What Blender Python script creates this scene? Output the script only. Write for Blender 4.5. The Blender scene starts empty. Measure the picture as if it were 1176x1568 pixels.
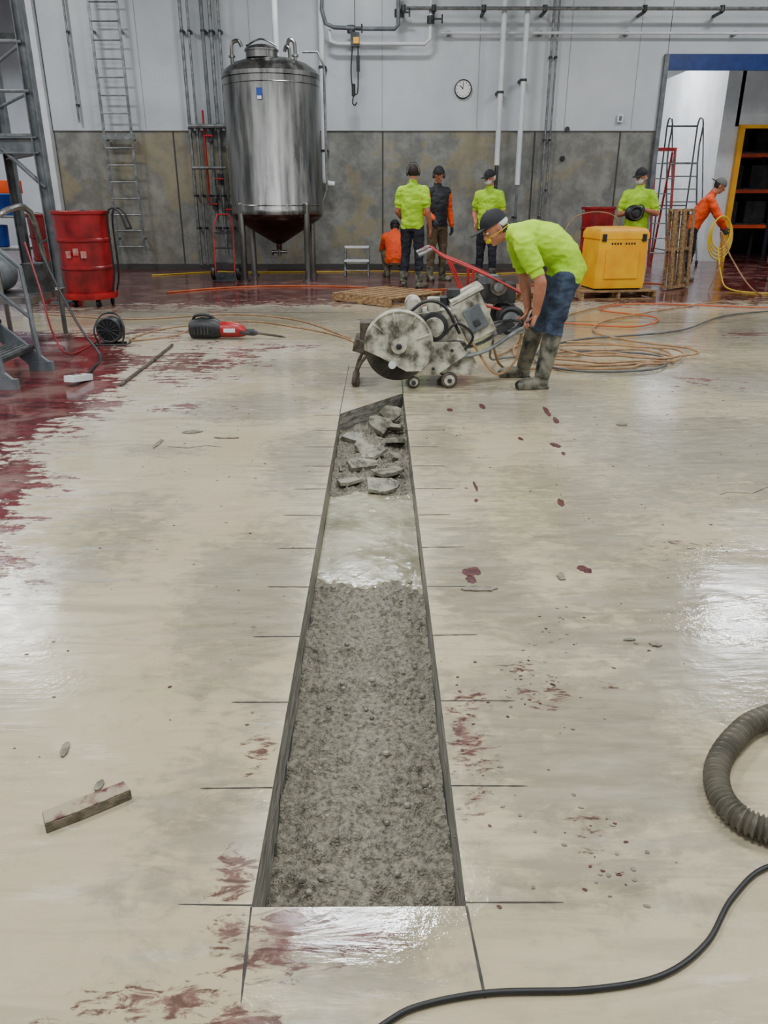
import bpy, bmesh, math, random
import numpy as np
from mathutils import Vector, Matrix, noise
random.seed(7)
V=Vector
scene=bpy.context.scene
# ------------------------------------------------------------------ materials
def L(c):
    r=[]
    for x in c:
        x/=255.
        r.append(x/12.92 if x<=.04045 else ((x+.055)/1.055)**2.4)
    return (r[0],r[1],r[2],1)
_m={}
def M(name,c1,c2=None,sc=6,rough=.5,r2=None,metal=0,bump=0,bs=None,stretch=(1,1,1),lo=.4,hi=.62,spec=.5,coat=0):
    if name in _m: return _m[name]
    m=bpy.data.materials.new(name);m.use_nodes=True
    nt=m.node_tree;N=nt.nodes;K=nt.links
    p=N['Principled BSDF']
    p.inputs['Metallic'].default_value=metal
    p.inputs['Roughness'].default_value=rough
    p.inputs['Specular IOR Level'].default_value=spec
    p.inputs['Coat Weight'].default_value=coat
    tc=N.new('ShaderNodeTexCoord');mp=N.new('ShaderNodeMapping')
    mp.inputs['Scale'].default_value=stretch
    K.new(tc.outputs['Object'],mp.inputs['Vector'])
    nz=N.new('ShaderNodeTexNoise');nz.inputs['Scale'].default_value=sc;nz.inputs['Detail'].default_value=6;nz.inputs['Roughness'].default_value=.6
    K.new(mp.outputs[0],nz.inputs['Vector'])
    rp=N.new('ShaderNodeValToRGB')
    rp.color_ramp.elements[0].position=lo;rp.color_ramp.elements[1].position=hi
    rp.color_ramp.elements[0].color=L(c1);rp.color_ramp.elements[1].color=L(c2 if c2 else c1)
    K.new(nz.outputs['Fac'],rp.inputs['Fac']);K.new(rp.outputs['Color'],p.inputs['Base Color'])
    if r2 is not None:
        mr=N.new('ShaderNodeMapRange');mr.inputs['From Min'].default_value=lo;mr.inputs['From Max'].default_value=hi
        mr.inputs['To Min'].default_value=rough;mr.inputs['To Max'].default_value=r2
        K.new(nz.outputs['Fac'],mr.inputs['Value']);K.new(mr.outputs[0],p.inputs['Roughness'])
    if bump:
        n2=N.new('ShaderNodeTexNoise');n2.inputs['Scale'].default_value=bs or sc*4;n2.inputs['Detail'].default_value=4
        K.new(mp.outputs[0],n2.inputs['Vector'])
        b=N.new('ShaderNodeBump');b.inputs['Strength'].default_value=bump;b.inputs['Distance'].default_value=.02
        K.new(n2.outputs['Fac'],b.inputs['Height']);K.new(b.outputs[0],p.inputs['Normal'])
    _m[name]=m
    return m
steel=M('stainless',(108,108,106),(156,156,152),sc=2,rough=.26,r2=.38,metal=1,stretch=(3,3,.4))
galv=M('galvanized',(104,107,108),(140,143,142),sc=10,rough=.45,metal=.6)
darksteel=M('dark_steel',(42,44,46),(74,76,76),sc=8,rough=.5,metal=.5)
whitep=M('white_paint',(202,207,210),(222,225,226),sc=2,rough=.4)
greyp=M('grey_paint',(84,90,95),(114,118,121),sc=5,rough=.45)
black=M('black_rubber',(14,14,15),(28,28,29),sc=12,rough=.45)
redp=M('red_plastic',(140,14,18),(180,28,30),sc=5,rough=.35)
reddirty=M('red_drum',(90,8,14),(172,24,30),sc=3,rough=.3,r2=.5,lo=.35,hi=.7)
yellowp=M('yellow_plastic',(236,160,0),(246,184,6),sc=3,rough=.35)
orangep=M('orange_plastic',(214,66,6),(236,84,12),sc=3,rough=.4)
bluep=M('blue_plastic',(16,50,130),(24,70,160),sc=3,rough=.4)
wood=M('pallet_wood',(112,84,52),(172,138,96),sc=5,rough=.75,stretch=(1,6,6),bump=.2)
cream=M('saw_cream_paint',(82,78,66),(194,190,172),sc=9,rough=.4,r2=.7,bump=.15,lo=.38,hi=.6)
rust=M('dirty_rust_steel',(60,52,44),(102,92,80),sc=16,rough=.6,metal=.3)
# ------------------------------------------------------------------ geometry generators
def frame(d):
    d=d.normalized();a=V((0,0,1)) if abs(d.z)<.9 else V((1,0,0))
    x=d.cross(a).normalized();y=d.cross(x).normalized()
    return x,y
def g_loft(rings,n=14,cap=True):
    vs=[];fs=[]
    for c,ax,ay in rings:
        for i in range(n):
            t=2*math.pi*i/n
            vs.append(tuple(V(c)+ax*math.cos(t)+ay*math.sin(t)))
    for j in range(len(rings)-1):
        for i in range(n):
            k=(i+1)%n
            fs.append((j*n+i,j*n+k,(j+1)*n+k,(j+1)*n+i))
    if cap:
        fs.append(tuple(range(n-1,-1,-1)));b=(len(rings)-1)*n
        fs.append(tuple(b+i for i in range(n)))
    return vs,fs
def g_cyl(p0,p1,r0,r1=None,n=16):
    p0=V(p0);p1=V(p1);r1=r0 if r1 is None else r1
    x,y=frame(p1-p0)
    return g_loft([(p0,x*r0,y*r0),(p1,x*r1,y*r1)],n)
def g_ell(c,ax,ay,az,n=16,m=10):
    c=V(c);vs=[tuple(c+az)];fs=[]
    for j in range(1,m):
        ph=math.pi*j/m
        for i in range(n):
            t=2*math.pi*i/n
            vs.append(tuple(c+(ax*math.cos(t)+ay*math.sin(t))*math.sin(ph)+az*math.cos(ph)))
    vs.append(tuple(c-az))
    for i in range(n): fs.append((0,1+i,1+(i+1)%n))
    for j in range(m-2):
        for i in range(n):
            a=1+j*n;fs.append((a+i,a+n+i,a+n+(i+1)%n,a+(i+1)%n))
    e=len(vs)-1;a=1+(m-2)*n
    for i in range(n): fs.append((e,a+(i+1)%n,a+i))
    return vs,fs
def g_sph(c,r,n=14,m=8):
    return g_ell(c,V((r,0,0)),V((0,r,0)),V((0,0,r)),n,m)
def g_box(c,s,R=None):
    c=V(c);vs=[];R=R or Matrix.Identity(3)
    for i in (-.5,.5):
        for j in (-.5,.5):
            for k in (-.5,.5):
                vs.append(tuple(c+R@V((i*s[0],j*s[1],k*s[2]))))
    return vs,[(0,1,3,2),(4,6,7,5),(0,4,5,1),(2,3,7,6),(0,2,6,4),(1,5,7,3)]
def RZ(a): return Matrix.Rotation(a,3,'Z')
def RY(a): return Matrix.Rotation(a,3,'Y')
def RX(a): return Matrix.Rotation(a,3,'X')
def cr(pts,k=6):
    pts=[V(p) for p in pts];out=[]
    P=[pts[0]*2-pts[1]]+pts+[pts[-1]*2-pts[-2]]
    for i in range(1,len(P)-2):
        for j in range(k):
            t=j/k;a,b,c,d=P[i-1],P[i],P[i+1],P[i+2]
            out.append(.5*((2*b)+(c-a)*t+(2*a-5*b+4*c-d)*t*t+(3*b-a-3*c+d)*t**3))
    out.append(pts[-1]);return out
def g_tube(pts,r,n=8):
    pts=[V(p) for p in pts];rings=[];x=None
    for i,p in enumerate(pts):
        d=(pts[min(i+1,len(pts)-1)]-pts[max(i-1,0)])
        if d.length<1e-9: d=V((0,0,1))
        d.normalize()
        if x is None: x,y=frame(d)
        else:
            x=(x-d*x.dot(d)).normalized();y=d.cross(x)
        rr=r[i] if isinstance(r,(list,tuple)) else r
        rings.append((p,x*rr,y*rr))
    return g_loft(rings,n)
def g_lathe(prof,c=(0,0,0),n=32,R=None):
    R=R or Matrix.Identity(3);c=V(c)
    rings=[(c+R@V((0,0,z)),R@V((max(r,.0005),0,0)),R@V((0,max(r,.0005),0))) for r,z in prof]
    return g_loft(rings,n)
def g_prism(poly,off):
    n=len(poly);off=V(off)
    vs=[tuple(V(p)) for p in poly]+[tuple(V(p)+off) for p in poly]
    return vs,[tuple(range(n-1,-1,-1)),tuple(range(n,2*n))]+[(i,(i+1)%n,n+(i+1)%n,n+i) for i in range(n)]
def g_torus(c,R,r,ax=V((1,0,0)),ay=V((0,1,0)),n=24,m=8,a0=0,a1=2*math.pi):
    c=V(c)
    pts=[c+ax*R*math.cos(a0+(a1-a0)*i/n)+ay*R*math.sin(a0+(a1-a0)*i/n) for i in range(n+1)]
    return g_tube(pts,r,m)
class B:
    def __init__(s): s.v=[];s.f=[];s.mi=[];s.mats=[]
    def add(s,g,mat):
        o=len(s.v);s.v+=list(g[0])
        if mat not in s.mats: s.mats.append(mat)
        k=s.mats.index(mat)
        for f in g[1]: s.f.append(tuple(i+o for i in f));s.mi.append(k)
        return s
    def box(s,c,sz,mat,R=None): return s.add(g_box(c,sz,R),mat)
    def cyl(s,a,b,r,mat,r1=None,n=16): return s.add(g_cyl(a,b,r,r1,n),mat)
    def tube(s,pts,r,mat,n=8,k=0): return s.add(g_tube(cr(pts,k) if k else pts,r,n),mat)
    def done(s,name,bevel=0,ang=40,recalc=True):
        vs=np.array(s.v,dtype=float)
        c=(vs.min(0)+vs.max(0))/2;c[2]=vs[:,2].min()
        me=bpy.data.meshes.new(name)
        me.from_pydata([tuple(x) for x in (vs-c)],[],s.f)
        for m in s.mats: me.materials.append(m)
        me.polygons.foreach_set('material_index',s.mi)
        if recalc:
            bm=bmesh.new();bm.from_mesh(me);bmesh.ops.recalc_face_normals(bm,faces=bm.faces);bm.to_mesh(me);bm.free()
        me.shade_smooth();me.set_sharp_from_angle(angle=math.radians(ang));me.update()
        ob=bpy.data.objects.new(name,me);ob.location=c;scene.collection.objects.link(ob)
        if bevel:
            md=ob.modifiers.new('bev','BEVEL');md.width=bevel;md.segments=2;md.limit_method='ANGLE';md.angle_limit=math.radians(50)
            md.harden_normals=False
        return ob
# ------------------------------------------------------------------ camera
cam=bpy.data.cameras.new('camera');co=bpy.data.objects.new('camera',cam);scene.collection.objects.link(co)
co.location=(0,0,1.4);co.rotation_euler=(math.radians(90-22.35),0,math.radians(-.36))
cam.sensor_fit='HORIZONTAL';cam.sensor_width=36;cam.lens=36.03;cam.clip_end=100
scene.camera=co
# ------------------------------------------------------------------ floor
TX0,TX1,TY0,TY1,TY2=-.275,.183,1.195,5.2,5.8
def lines(segs,extra):
    out=[]
    for a,b,st in segs:
        n=max(1,round((b-a)/st))
        out+=[a+(b-a)*i/n for i in range(n)]
    out.append(segs[-1][1])
    out=[x for x in out if all(abs(x-e)>.012 for e in extra)]+extra
    return sorted(out)
xs=lines([(-12,-5,.5),(-5,-1.2,.12),(-1.2,1.4,.04),(1.4,5,.12),(5,12,.5)],[TX0,TX1])
ys=lines([(-3,.7,.4),(.7,2.1,.03),(2.1,6.6,.06),(6.6,12.6,.12),(12.6,23.5,.5)],[TY0,TY1,TY2])
nx,ny=len(xs),len(ys)
X,Y=np.meshgrid(xs,ys)
fv=np.stack([X.ravel(),Y.ravel(),np.zeros(X.size)],1)
ix,ix1=xs.index(TX0),xs.index(TX1);ff=[]
for j in range(ny-1):
    for i in range(nx-1):
        if ix<=i<ix1 and TY0-1e-6<=ys[j]<TY2-1e-6: continue
        a=j*nx+i;ff.append((a,a+1,a+nx+1,a+nx))
j1,j2=ys.index(TY1),ys.index(TY2)
ff.append(tuple([j1*nx+ix]+[j2*nx+i for i in range(ix1,ix-1,-1)]+[j*nx+ix for j in range(j2-1,j1,-1)]))
def sdf(poly,P):
    n=len(poly);d=np.full(len(P),1e9);ins=np.zeros(len(P),bool)
    for i in range(n):
        a=np.array(poly[i]);b=np.array(poly[(i+1)%n]);e=b-a;w=P-a
        t=np.clip((w@e)/(e@e),0,1);q=w-t[:,None]*e
        d=np.minimum(d,np.hypot(q[:,0],q[:,1]))
        c=((a[1]>P[:,1])!=(b[1]>P[:,1]))&(P[:,0]<(b[0]-a[0])*(P[:,1]-a[1])/((b[1]-a[1]) or 1e-9)+a[0])
        ins^=c
    return np.where(ins,d,-d)
P2=fv[:,:2]
A=[(-12,1.6),(-2,1.9),(-1.6,2.3),(-1.52,2.75),(-1.66,3.29),(-1.74,3.8),(-2.06,4.4),(-1.95,5.2),(-1.98,6.0),(-2.2,7.2),(-3.0,8.6),(-12,9.4)]
Bk=[(-12,10.8),(-4,10.4),(-1,10.9),(.8,11.2),(3,10.9),(4.2,10.8),(6,11.3),(12,11.3),(12,24),(-12,24)]
red=np.maximum(np.clip(sdf(A,P2)/.6,-1,.8),np.clip(sdf(Bk,P2)/1.8,-1,.8))
def blob(F,x,y,rx,ry,pk):
    d=((P2[:,0]-x)/rx)**2+((P2[:,1]-y)/ry)**2
    return np.maximum(F,-1+(1+pk)*np.exp(-d*.8))
for b in [(-1.7,7.0,1.0,1.4,.15),(-1.0,7.7,.7,.5,.05),(-2.6,8.6,1.2,.8,.1),(-2.2,5.6,.6,.9,.1),
          (2.6,6.2,.8,.6,-.15),(-.35,5.35,.3,.2,-.05),(4,8.5,1.0,.6,0),(1.5,9.8,1.2,.5,.05),(-1.4,5.4,.7,.3,-.05)]:
    red=blob(red,*b)
stn=np.full(len(P2),-1.)
for b in [(-.15,1.155,.16,.05,.85),(-.04,1.12,.14,.06,.6),(-.2,1.10,.1,.06,.6),(-.33,1.3,.09,.09,.5),(-.40,.99,.2,.06,.5),(-.27,.94,.14,.05,.7),(-.31,1.14,.1,.1,.35),(-.2,1.05,.2,.035,.4),(-.55,.96,.14,.05,.3),
          (.25,1.72,.09,.26,.42),(.24,1.5,.06,.12,.25),(.49,1.42,.08,.07,.35),(.5,1.32,.06,.08,.2),(.5,1.95,.14,.18,.2),(.27,1.92,.09,.08,.4),(-.33,1.72,.07,.2,.25),(.36,2.75,.06,.06,.4),(.7,2.0,.07,.05,.3),(-.32,1.2,.06,.22,.2),(.45,2.1,.1,.1,.2),(1.3,3.0,.3,.2,.1),(-.45,2.3,.12,.3,.0)]:
    stn=blob(stn,*b)
slu_shade=np.full(len(P2),-1.)
for b in [(-.5,2.6,.35,1.0,.5),(-.45,1.45,.25,.5,.2),(-2.2,9.9,3.0,1.1,.8),(.8,8.6,1.8,1.7,.6),(.55,1.75,.6,.6,.5),(1.4,2.3,1.0,.9,.55),(.9,3.4,.6,1.0,.4),(3,9,3.5,1.7,.6),(0,6.6,1.0,1.3,.5),(.45,1.25,.3,.15,.35),(-.9,5.4,.7,.6,.5),(-.05,1.1,.3,.15,.5),(.42,2.7,.3,.8,.45),(2,4.3,1.3,1.4,.45),(.35,4.5,.3,1,.35),(-.45,4.2,.3,.9,.4),(-.3,.9,.5,.1,.2),(-1.2,3.2,.4,1.0,.2),(1.0,5.4,1.2,.8,.45),(-2.2,4.8,.7,2,.2),(.6,2.3,.4,.3,.4),(-.7,6.8,1.0,.6,.4),(2.8,6.4,1.5,1.0,.4),(-1.3,4.4,.5,.3,.2)]:  # slurry patches; the wide front-right blob is floor shade painted in the same grey
    slu_shade=blob(slu_shade,*b)
wet=np.full(len(P2),0.)
def wb_(x,y,rx,ry,pk=1.):
    global wet
    wet=np.maximum(wet,pk*np.exp(-(((P2[:,0]-x)/rx)**2+((P2[:,1]-y)/ry)**2)))
for b in [(.08,1.12,.12,.09),(1.2,2.3,.45,.35),(.3,2.6,.12,.7,.9),(.32,1.5,.12,.4,.9),(.9,3.0,.7,.7,.8),(.45,1.5,.15,.3,.7),(0,9,12,2.2,.7),(-2.4,5.5,1.0,3,.8),(-.5,5.6,.5,.5,.8),(.5,4.2,.5,1.4,.7),(0,12,12,2,.8),(1.9,5,1.4,1.7,.7),(-.4,2,.1,1,.6)]: wb_(*b)
me=bpy.data.meshes.new('floor');me.from_pydata([tuple(v) for v in fv],[],ff)
for nme,arr in(('redf',red),('slu_shadef',slu_shade),('stnf',stn),('wetf',wet)):
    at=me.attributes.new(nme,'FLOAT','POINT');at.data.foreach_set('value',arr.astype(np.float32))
floor=bpy.data.objects.new('floor',me);scene.collection.objects.link(floor)
fm=bpy.data.materials.new('floor_coating');fm.use_nodes=True
nt=fm.node_tree;N=nt.nodes;K=nt.links;pb=N['Principled BSDF']
tc=N.new('ShaderNodeTexCoord')
def mapping(sc,rot=0):
    m=N.new('ShaderNodeMapping');m.inputs['Scale'].default_value=sc;m.inputs['Rotation'].default_value=(0,0,rot);K.new(tc.outputs['Object'],m.inputs['Vector']);return m.outputs[0]
def nz(sc,det=5,ro=.6,vec=None,dist=0):
    n=N.new('ShaderNodeTexNoise');n.inputs['Scale'].default_value=sc;n.inputs['Detail'].default_value=det;n.inputs['Roughness'].default_value=ro;n.inputs['Distortion'].default_value=dist
    K.new(vec or tc.outputs['Object'],n.inputs['Vector']);return n.outputs['Fac']
def mth(op,a,b=None,c=None):
    n=N.new('ShaderNodeMath');n.operation=op
    for i,x in enumerate((a,b,c)):
        if x is None: continue
        if isinstance(x,(int,float)): n.inputs[i].default_value=x
        else: K.new(x,n.inputs[i])
    return n.outputs[0]
def mr(v,a,b,c=0,d=1):
    n=N.new('ShaderNodeMapRange');n.inputs['From Min'].default_value=a;n.inputs['From Max'].default_value=b;n.inputs['To Min'].default_value=c;n.inputs['To Max'].default_value=d
    n.interpolation_type='SMOOTHSTEP';K.new(v,n.inputs['Value']);return n.outputs[0]
def mixc(f,a,b):
    n=N.new('ShaderNodeMix');n.data_type='RGBA'
    if isinstance(f,(int,float)): n.inputs[0].default_value=f
    else: K.new(f,n.inputs[0])
    for i,x in ((6,a),(7,b)):
        if isinstance(x,tuple): n.inputs[i].default_value=L(x)
        else: K.new(x,n.inputs[i])
    return n.outputs[2]
def att(n_):
    n=N.new('ShaderNodeAttribute');n.attribute_name=n_;return n.outputs['Fac']
n1=nz(2.2,9,.68,dist=.6);nstr=nz(3,7,.65,mapping((1,5,1),.25));nfine=nz(14,7,.7);nbig=nz(.5,3,.5);nmid=nz(1.3,5,.6,mapping((1,2.2,1),-.3))
nsw=nz(2.0,6,.6,mapping((.8,6,1),-.45),dist=1.2);nst2=nz(13,7,.72,mapping((1,2.6,1),-.2),dist=.8)
nsmr=nz(5,8,.7,mapping((1,2.4,1),.5),dist=1.5)
nearr=mth('ADD',mth('MULTIPLY',mth('SUBTRACT',n1,.5),1.5),mth('ADD',mth('MULTIPLY',mth('SUBTRACT',nstr,.5),1.5),mth('MULTIPLY',mth('SUBTRACT',nfine,.5),1.0)))
rf=mth('ADD',att('redf'),mth('MULTIPLY',nearr,1.35))
redm=mr(rf,-.06,.16);rim=mth('MULTIPLY',mr(rf,-.55,-.05),mth('SUBTRACT',1.,redm))
sf=mth('ADD',att('slu_shadef'),mth('ADD',nearr,mth('MULTIPLY',mth('SUBTRACT',nsmr,.5),1.6)));slu_shadem=mr(sf,-.3,.35)
tf_=mth('ADD',att('stnf'),mth('ADD',mth('MULTIPLY',mth('SUBTRACT',nst2,.5),3.6),mth('MULTIPLY',mth('SUBTRACT',nfine,.5),1.4)))
stm=mth('MULTIPLY',mr(tf_,.08,.5),.85)
base=mixc(mr(nbig,.35,.65),(176,162,132),(190,178,150))
base=mixc(mth('MULTIPLY',mr(nmid,.48,.72),.55),base,(168,160,124))
base=mixc(mth('MULTIPLY',mth('MULTIPLY',mr(nsw,.46,.66),mr(nbig,.35,.6)),.6),base,(134,126,106))
base=mixc(mth('MULTIPLY',mth('MULTIPLY',mr(nfine,.5,.68),mr(nmid,.4,.6)),.35),base,(136,128,108))
base=mixc(mth('MULTIPLY',mr(nfine,.58,.8),.3),base,(206,199,180))
base=mixc(mth('MULTIPLY',mth('MULTIPLY',mr(nstr,.54,.66),mr(n1,.45,.6)),.45),base,(212,206,190))
base=mixc(mth('MULTIPLY',rim,.5),base,(206,200,190))
base=mixc(mth('MULTIPLY',slu_shadem,.62),base,mixc(mr(nstr,.4,.6),(96,93,82),(128,123,108)))
base=mixc(stm,base,mixc(mr(nst2,.45,.62),(116,78,76),(62,24,29)))
redc=mixc(mr(nstr,.35,.65),(48,18,21),(102,38,42))
redc=mixc(mth('MULTIPLY',mr(n1,.46,.62),.6),redc,(128,100,92))
redc=mixc(mth('MULTIPLY',mr(nfine,.55,.72),.4),redc,(134,68,70))
col=mixc(redm,base,redc)
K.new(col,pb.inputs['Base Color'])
wetv=mth('MULTIPLY',att('wetf'),mr(nmid,.32,.56,.35,1))
rg=mth('ADD',mr(n1,.35,.7,.07,.28),mth('MULTIPLY',mr(nbig,.42,.7),.1))
rg=mth('MULTIPLY',rg,mth('SUBTRACT',1.,mth('MULTIPLY',wetv,.8)))
K.new(rg,pb.inputs['Roughness'])
pb.inputs['Specular IOR Level'].default_value=.8
bp=N.new('ShaderNodeBump');bp.inputs['Strength'].default_value=.45;bp.inputs['Distance'].default_value=.01
hh=mth('ADD',mth('MULTIPLY',nz(4.5,2,.5),.6),mth('MULTIPLY',mth('MULTIPLY',nz(50,3,.6),.25),mr(nmid,.42,.65)))
hh=mth('ADD',hh,mth('MULTIPLY',mth('MULTIPLY',nz(24,4,.6),wetv),.38))
hh=mth('ADD',hh,mth('MULTIPLY',nsw,.25))
hh=mth('ADD',hh,mth('MULTIPLY',redm,-.25))
K.new(hh,bp.inputs['Height']);K.new(bp.outputs[0],pb.inputs['Normal'])
me.materials.append(fm)
# trench: slab sides + base fill
edge=M('cut_concrete',(86,84,78),(142,139,128),sc=14,rough=.35,r2=.6,stretch=(1,.6,3),bump=.3,bs=40)
D=.3
tb=B()
for poly in ([(TX0,TY0),(TX0,TY1)],[(TX0,TY1),(TX1,TY2)],[(TX1,TY2),(TX1,TY0)],[(TX1,TY0),(TX0,TY0)]):
    (ax,ay),(bx,by)=poly;n=60;vs=[];fs=[]
    for i in range(n+1):
        for k in range(6):
            x=ax+(bx-ax)*i/n;y=ay+(by-ay)*i/n;z=-D*k/5
            j=noise.noise(V((x*9,y*9,z*14)))*.006*(k>0)
            nrm=V((by-ay,-(bx-ax),0)).normalized()
            vs.append((x-nrm.x*j,y-nrm.y*j,z))
    for i in range(n):
        for k in range(5): a=i*6+k;fs.append((a,a+6,a+7,a+1))
    tb.add((vs,fs),edge)
tb.done('trench_slab_edge',recalc=False)
sand=M('wet_sand',(88,83,72),(150,143,124),sc=60,rough=.22,r2=.6,bump=.8,bs=160,lo=.36,hi=.62)
slurry=M('cement_slurry',(128,122,98),(160,154,126),sc=4,rough=.12,r2=.35,bump=.12,bs=12)
puddle=M('puddle_slurry',(118,111,92),(164,156,136),sc=9,rough=.03,r2=.1,bump=.18,bs=26)
gx=np.linspace(TX0+.002,TX1-.002,70);gy=np.linspace(TY0+.002,TY2,680)
vs=[];fl_=[];pu_=[]
def sm(a,b,x):
    t=min(1,max(0,(x-a)/(b-a)));return t*t*(3-2*t)
for y in gy:
    for x in gx:
        q=V((x,y,0))
        n_a=noise.fractal(q*5,1,2,4);n_b=noise.noise(q*30);n_c=noise.noise(q*70);n_d=noise.noise(q*16+V((5,3,1)))
        vd=noise.voronoi(q*27+V((n_b,n_c,0))*.6)[0][0];vd2=noise.voronoi(q*58)[0][0]
        r=n_a*.03+max(0,.55-vd)*.05*(.3+max(0,n_d)*2.0)+max(0,.5-vd2)*.024+n_d*.014+n_c*.005
        wobble=.12*noise.noise(V((x*5,y*3,4)))+.03*n_b
        flat=sm(2.85,2.95,y+wobble)*(1-sm(3.9,4.05,y+wobble))
        dp=math.hypot((x+.13)/1.5,(y-1.23)/.8);fl2=sm(.115,.07,dp+.25*wobble)
        fl3=.7*sm(.12,.0,abs(y-2.02-wobble)-.04)
        fl4=.55*sm(.08,.0,abs(y-2.55-wobble)-.02)
        k=max(flat,fl2,fl3*.7,fl4)
        base_=-.175+.045*sm(1.6,3.2,y)
        z=base_+r*(1-k*.94)-.004*k
        e=min(x-TX0,TX1-x)
        z+=.026*sm(.05,0,e)*(1-k)*(.5+n_a)
        if y>4: z+=.015*noise.noise(V((x*9,y*6,0)))
        vs.append((x,y,z));fl_.append(k);pu_.append(fl2)
fs=[];mi=[]
w=len(gx)
for j in range(len(gy)-1):
    for i in range(w-1):
        a=j*w+i;fs.append((a,a+1,a+w+1,a+w));mi.append(2 if pu_[a]>.6 else 1 if fl_[a]>.6 else 0)
me2=bpy.data.meshes.new('trench_fill');me2.from_pydata(vs,[],fs)
for m_ in (sand,slurry,puddle): me2.materials.append(m_)
me2.polygons.foreach_set('material_index',mi);me2.shade_smooth()
tf=bpy.data.objects.new('trench_sand_fill',me2);scene.collection.objects.link(tf)
slabm=M('rubble_concrete',(84,81,70),(146,141,124),sc=9,rough=.18,r2=.6,bump=.3)
rb=B()
for (x,y,z,r,rz,tx,ty,h) in [(0.0,5.15,-.05,.15,.3,.5,.15,.03),(.1,4.85,-.075,.13,1.,-.2,.3,.03),(-.1,4.75,-.085,.12,2.,.15,-.3,.025),(-.12,4.42,-.095,.14,.6,.1,.1,.025),(.05,4.3,-.095,.15,1.4,-.12,.12,.02),(.02,4.08,-.1,.16,.1,.05,.05,.02),(-.17,4.98,-.09,.1,.2,.3,0,.03),(.1,5.4,-.05,.12,.9,.6,-.2,.03),(-.18,4.15,-.105,.1,1.1,0,.1,.02),(.12,4.55,-.095,.08,.3,.3,.3,.03),(-.05,4.6,-.08,.12,2.4,-.25,.1,.02),(.1,5.1,-.06,.1,1.9,.4,.4,.025)]:
    n=8;R=RZ(rz)@RX(tx)@RY(ty)
    pts=[V((x,y,z))+R@V((math.cos(i*2*math.pi/n)*r*random.uniform(.5,1.1),math.sin(i*2*math.pi/n)*r*.7*random.uniform(.5,1.15),0)) for i in range(n)]
    for p in pts: p.x=min(max(p.x,TX0+.015),TX1-.015)
    rb.add(g_prism(pts,R@V((0,0,-h))),slabm)
for i in range(110):
    x=random.uniform(TX0+.03,TX1-.03);y=random.uniform(1.35,4.9)
    if 2.9<y<3.9: continue
    r=random.uniform(.004,.011)
    rb.add(g_ell((x,y,-.16+.045*sm(1.6,3.2,y)+r),V((r*1.3,0,0)),V((0,r,0)),V((0,.002,r*.8)),6,4),slabm)
rb.done('rubble_pile',bevel=.003,ang=30)
cutm=M('saw_cut_dark',(22,20,18),(60,54,46),sc=20,rough=.6)
cb=B()
def cut(x0,y0,x1,y1,w=.0035):
    n=10;d=V((x1-x0,y1-y0,0));nn_=V((-d.y,d.x,0)).normalized();vs=[];fs=[]
    for i in range(n+1):
        p=V((x0,y0,.0012))+d*(i/n);ww=w*.5*random.uniform(.6,1.25)*(1 if i<n else .3)
        vs+=[tuple(p+nn_*ww),tuple(p-nn_*ww)]
    for i in range(n): fs.append((2*i,2*i+1,2*i+3,2*i+2))
    cb.add((vs,fs),cutm)
for k in range(12):
    y=1.197+.36*k+random.uniform(-.006,.006)
    cut(TX0,y,TX0-.15-.04*random.random(),y+random.uniform(-.004,.006),.0034+.0006*k);cut(TX1,y+.004,TX1+.15+.08*random.random(),y+random.uniform(0,.01),.0034+.0006*k)
cut(TX0,TY0,-.262,.985,.0055);cut(TX1,TY0,.197,.99,.0055)
cut(TX0,TY1,-.27,6.9,.006);cut(TX1,TY2,.19,6.6,.008);cut(-.27,6.75,.9,6.8,.008);cut(-.27,9.6,4.2,9.3,.02);cut(-4,10.3,-.3,10.2,.02)
cp_=[(1.72,3.62),(1.78,3.66),(1.9,3.64),(2.0,3.72),(2.1,3.74),(2.25,3.85),(2.4,3.86)]
for a,b in zip(cp_,cp_[1:]): cut(a[0],a[1],b[0],b[1],.005)
cp_=[(-1.28,4.45),(-1.15,4.42),(-1.05,4.47),(-.95,4.44)]
for a,b in zip(cp_,cp_[1:]): cut(a[0],a[1],b[0],b[1],.007)
cb.done('saw_cut_lines',recalc=False)
chipm=M('red_chip',(64,32,34),(96,54,54),sc=30,rough=.35);chipg=M('slurry_chip',(92,86,74),(134,127,109),sc=30,rough=.5)
ch=B()
def chip(x,y,rx,ry,mat,h=.003):
    n=17;pts=[];ph=random.uniform(0,6)
    for i in range(n):
        a=i*2*math.pi/n;k=.8+.2*math.sin(2*a+ph)+random.uniform(-.14,.14);pts.append((x+rx*k*math.cos(a),y+ry*k*math.sin(a),.0005))
    ch.add(g_prism(pts,(0,0,h)),mat)
for c_ in [(.37,2.77,.04,.06),(.36,2.70,.03,.03),(.83,2.79,.03,.045),(.895,3.52,.025,.05),(1.175,5.25,.03,.13),(1.19,5.02,.025,.1),(1.07,4.46,.03,.07),(1.08,4.3,.015,.04),(.74,5.4,.03,.08),(.5,5.3,.02,.07),(.5,3.75,.012,.08),(.88,4.6,.015,.05),(.48,3.55,.012,.03)]:
    chip(*c_,chipm,.001)
for c_ in [(.38,2.62,.07,.03),(.72,2.72,.025,.03),(.93,2.22,.03,.015),(-1.2,4.75,.09,.03),(-.95,4.62,.12,.012),(-1.35,4.5,.02,.1),(-.86,1.7,.015,.03),(-.72,1.56,.015,.02),(.85,2.25,.02,.01),(1.6,4.9,.05,.02)]:
    chip(*c_,chipg,.006)
for i in range(420):
    x=random.uniform(-1.6,3.2);y=random.uniform(1.2,8)
    if TX0-.05<x<TX1+.05 or (x>.7 and y<2.05) or (-.9<x<-.55 and 1.35<y<1.6): continue
    r=random.uniform(.002,.009);chip(x,y,r,r*.6,random.choice((chipm,chipg,chipg,chipg)),.002)
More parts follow.
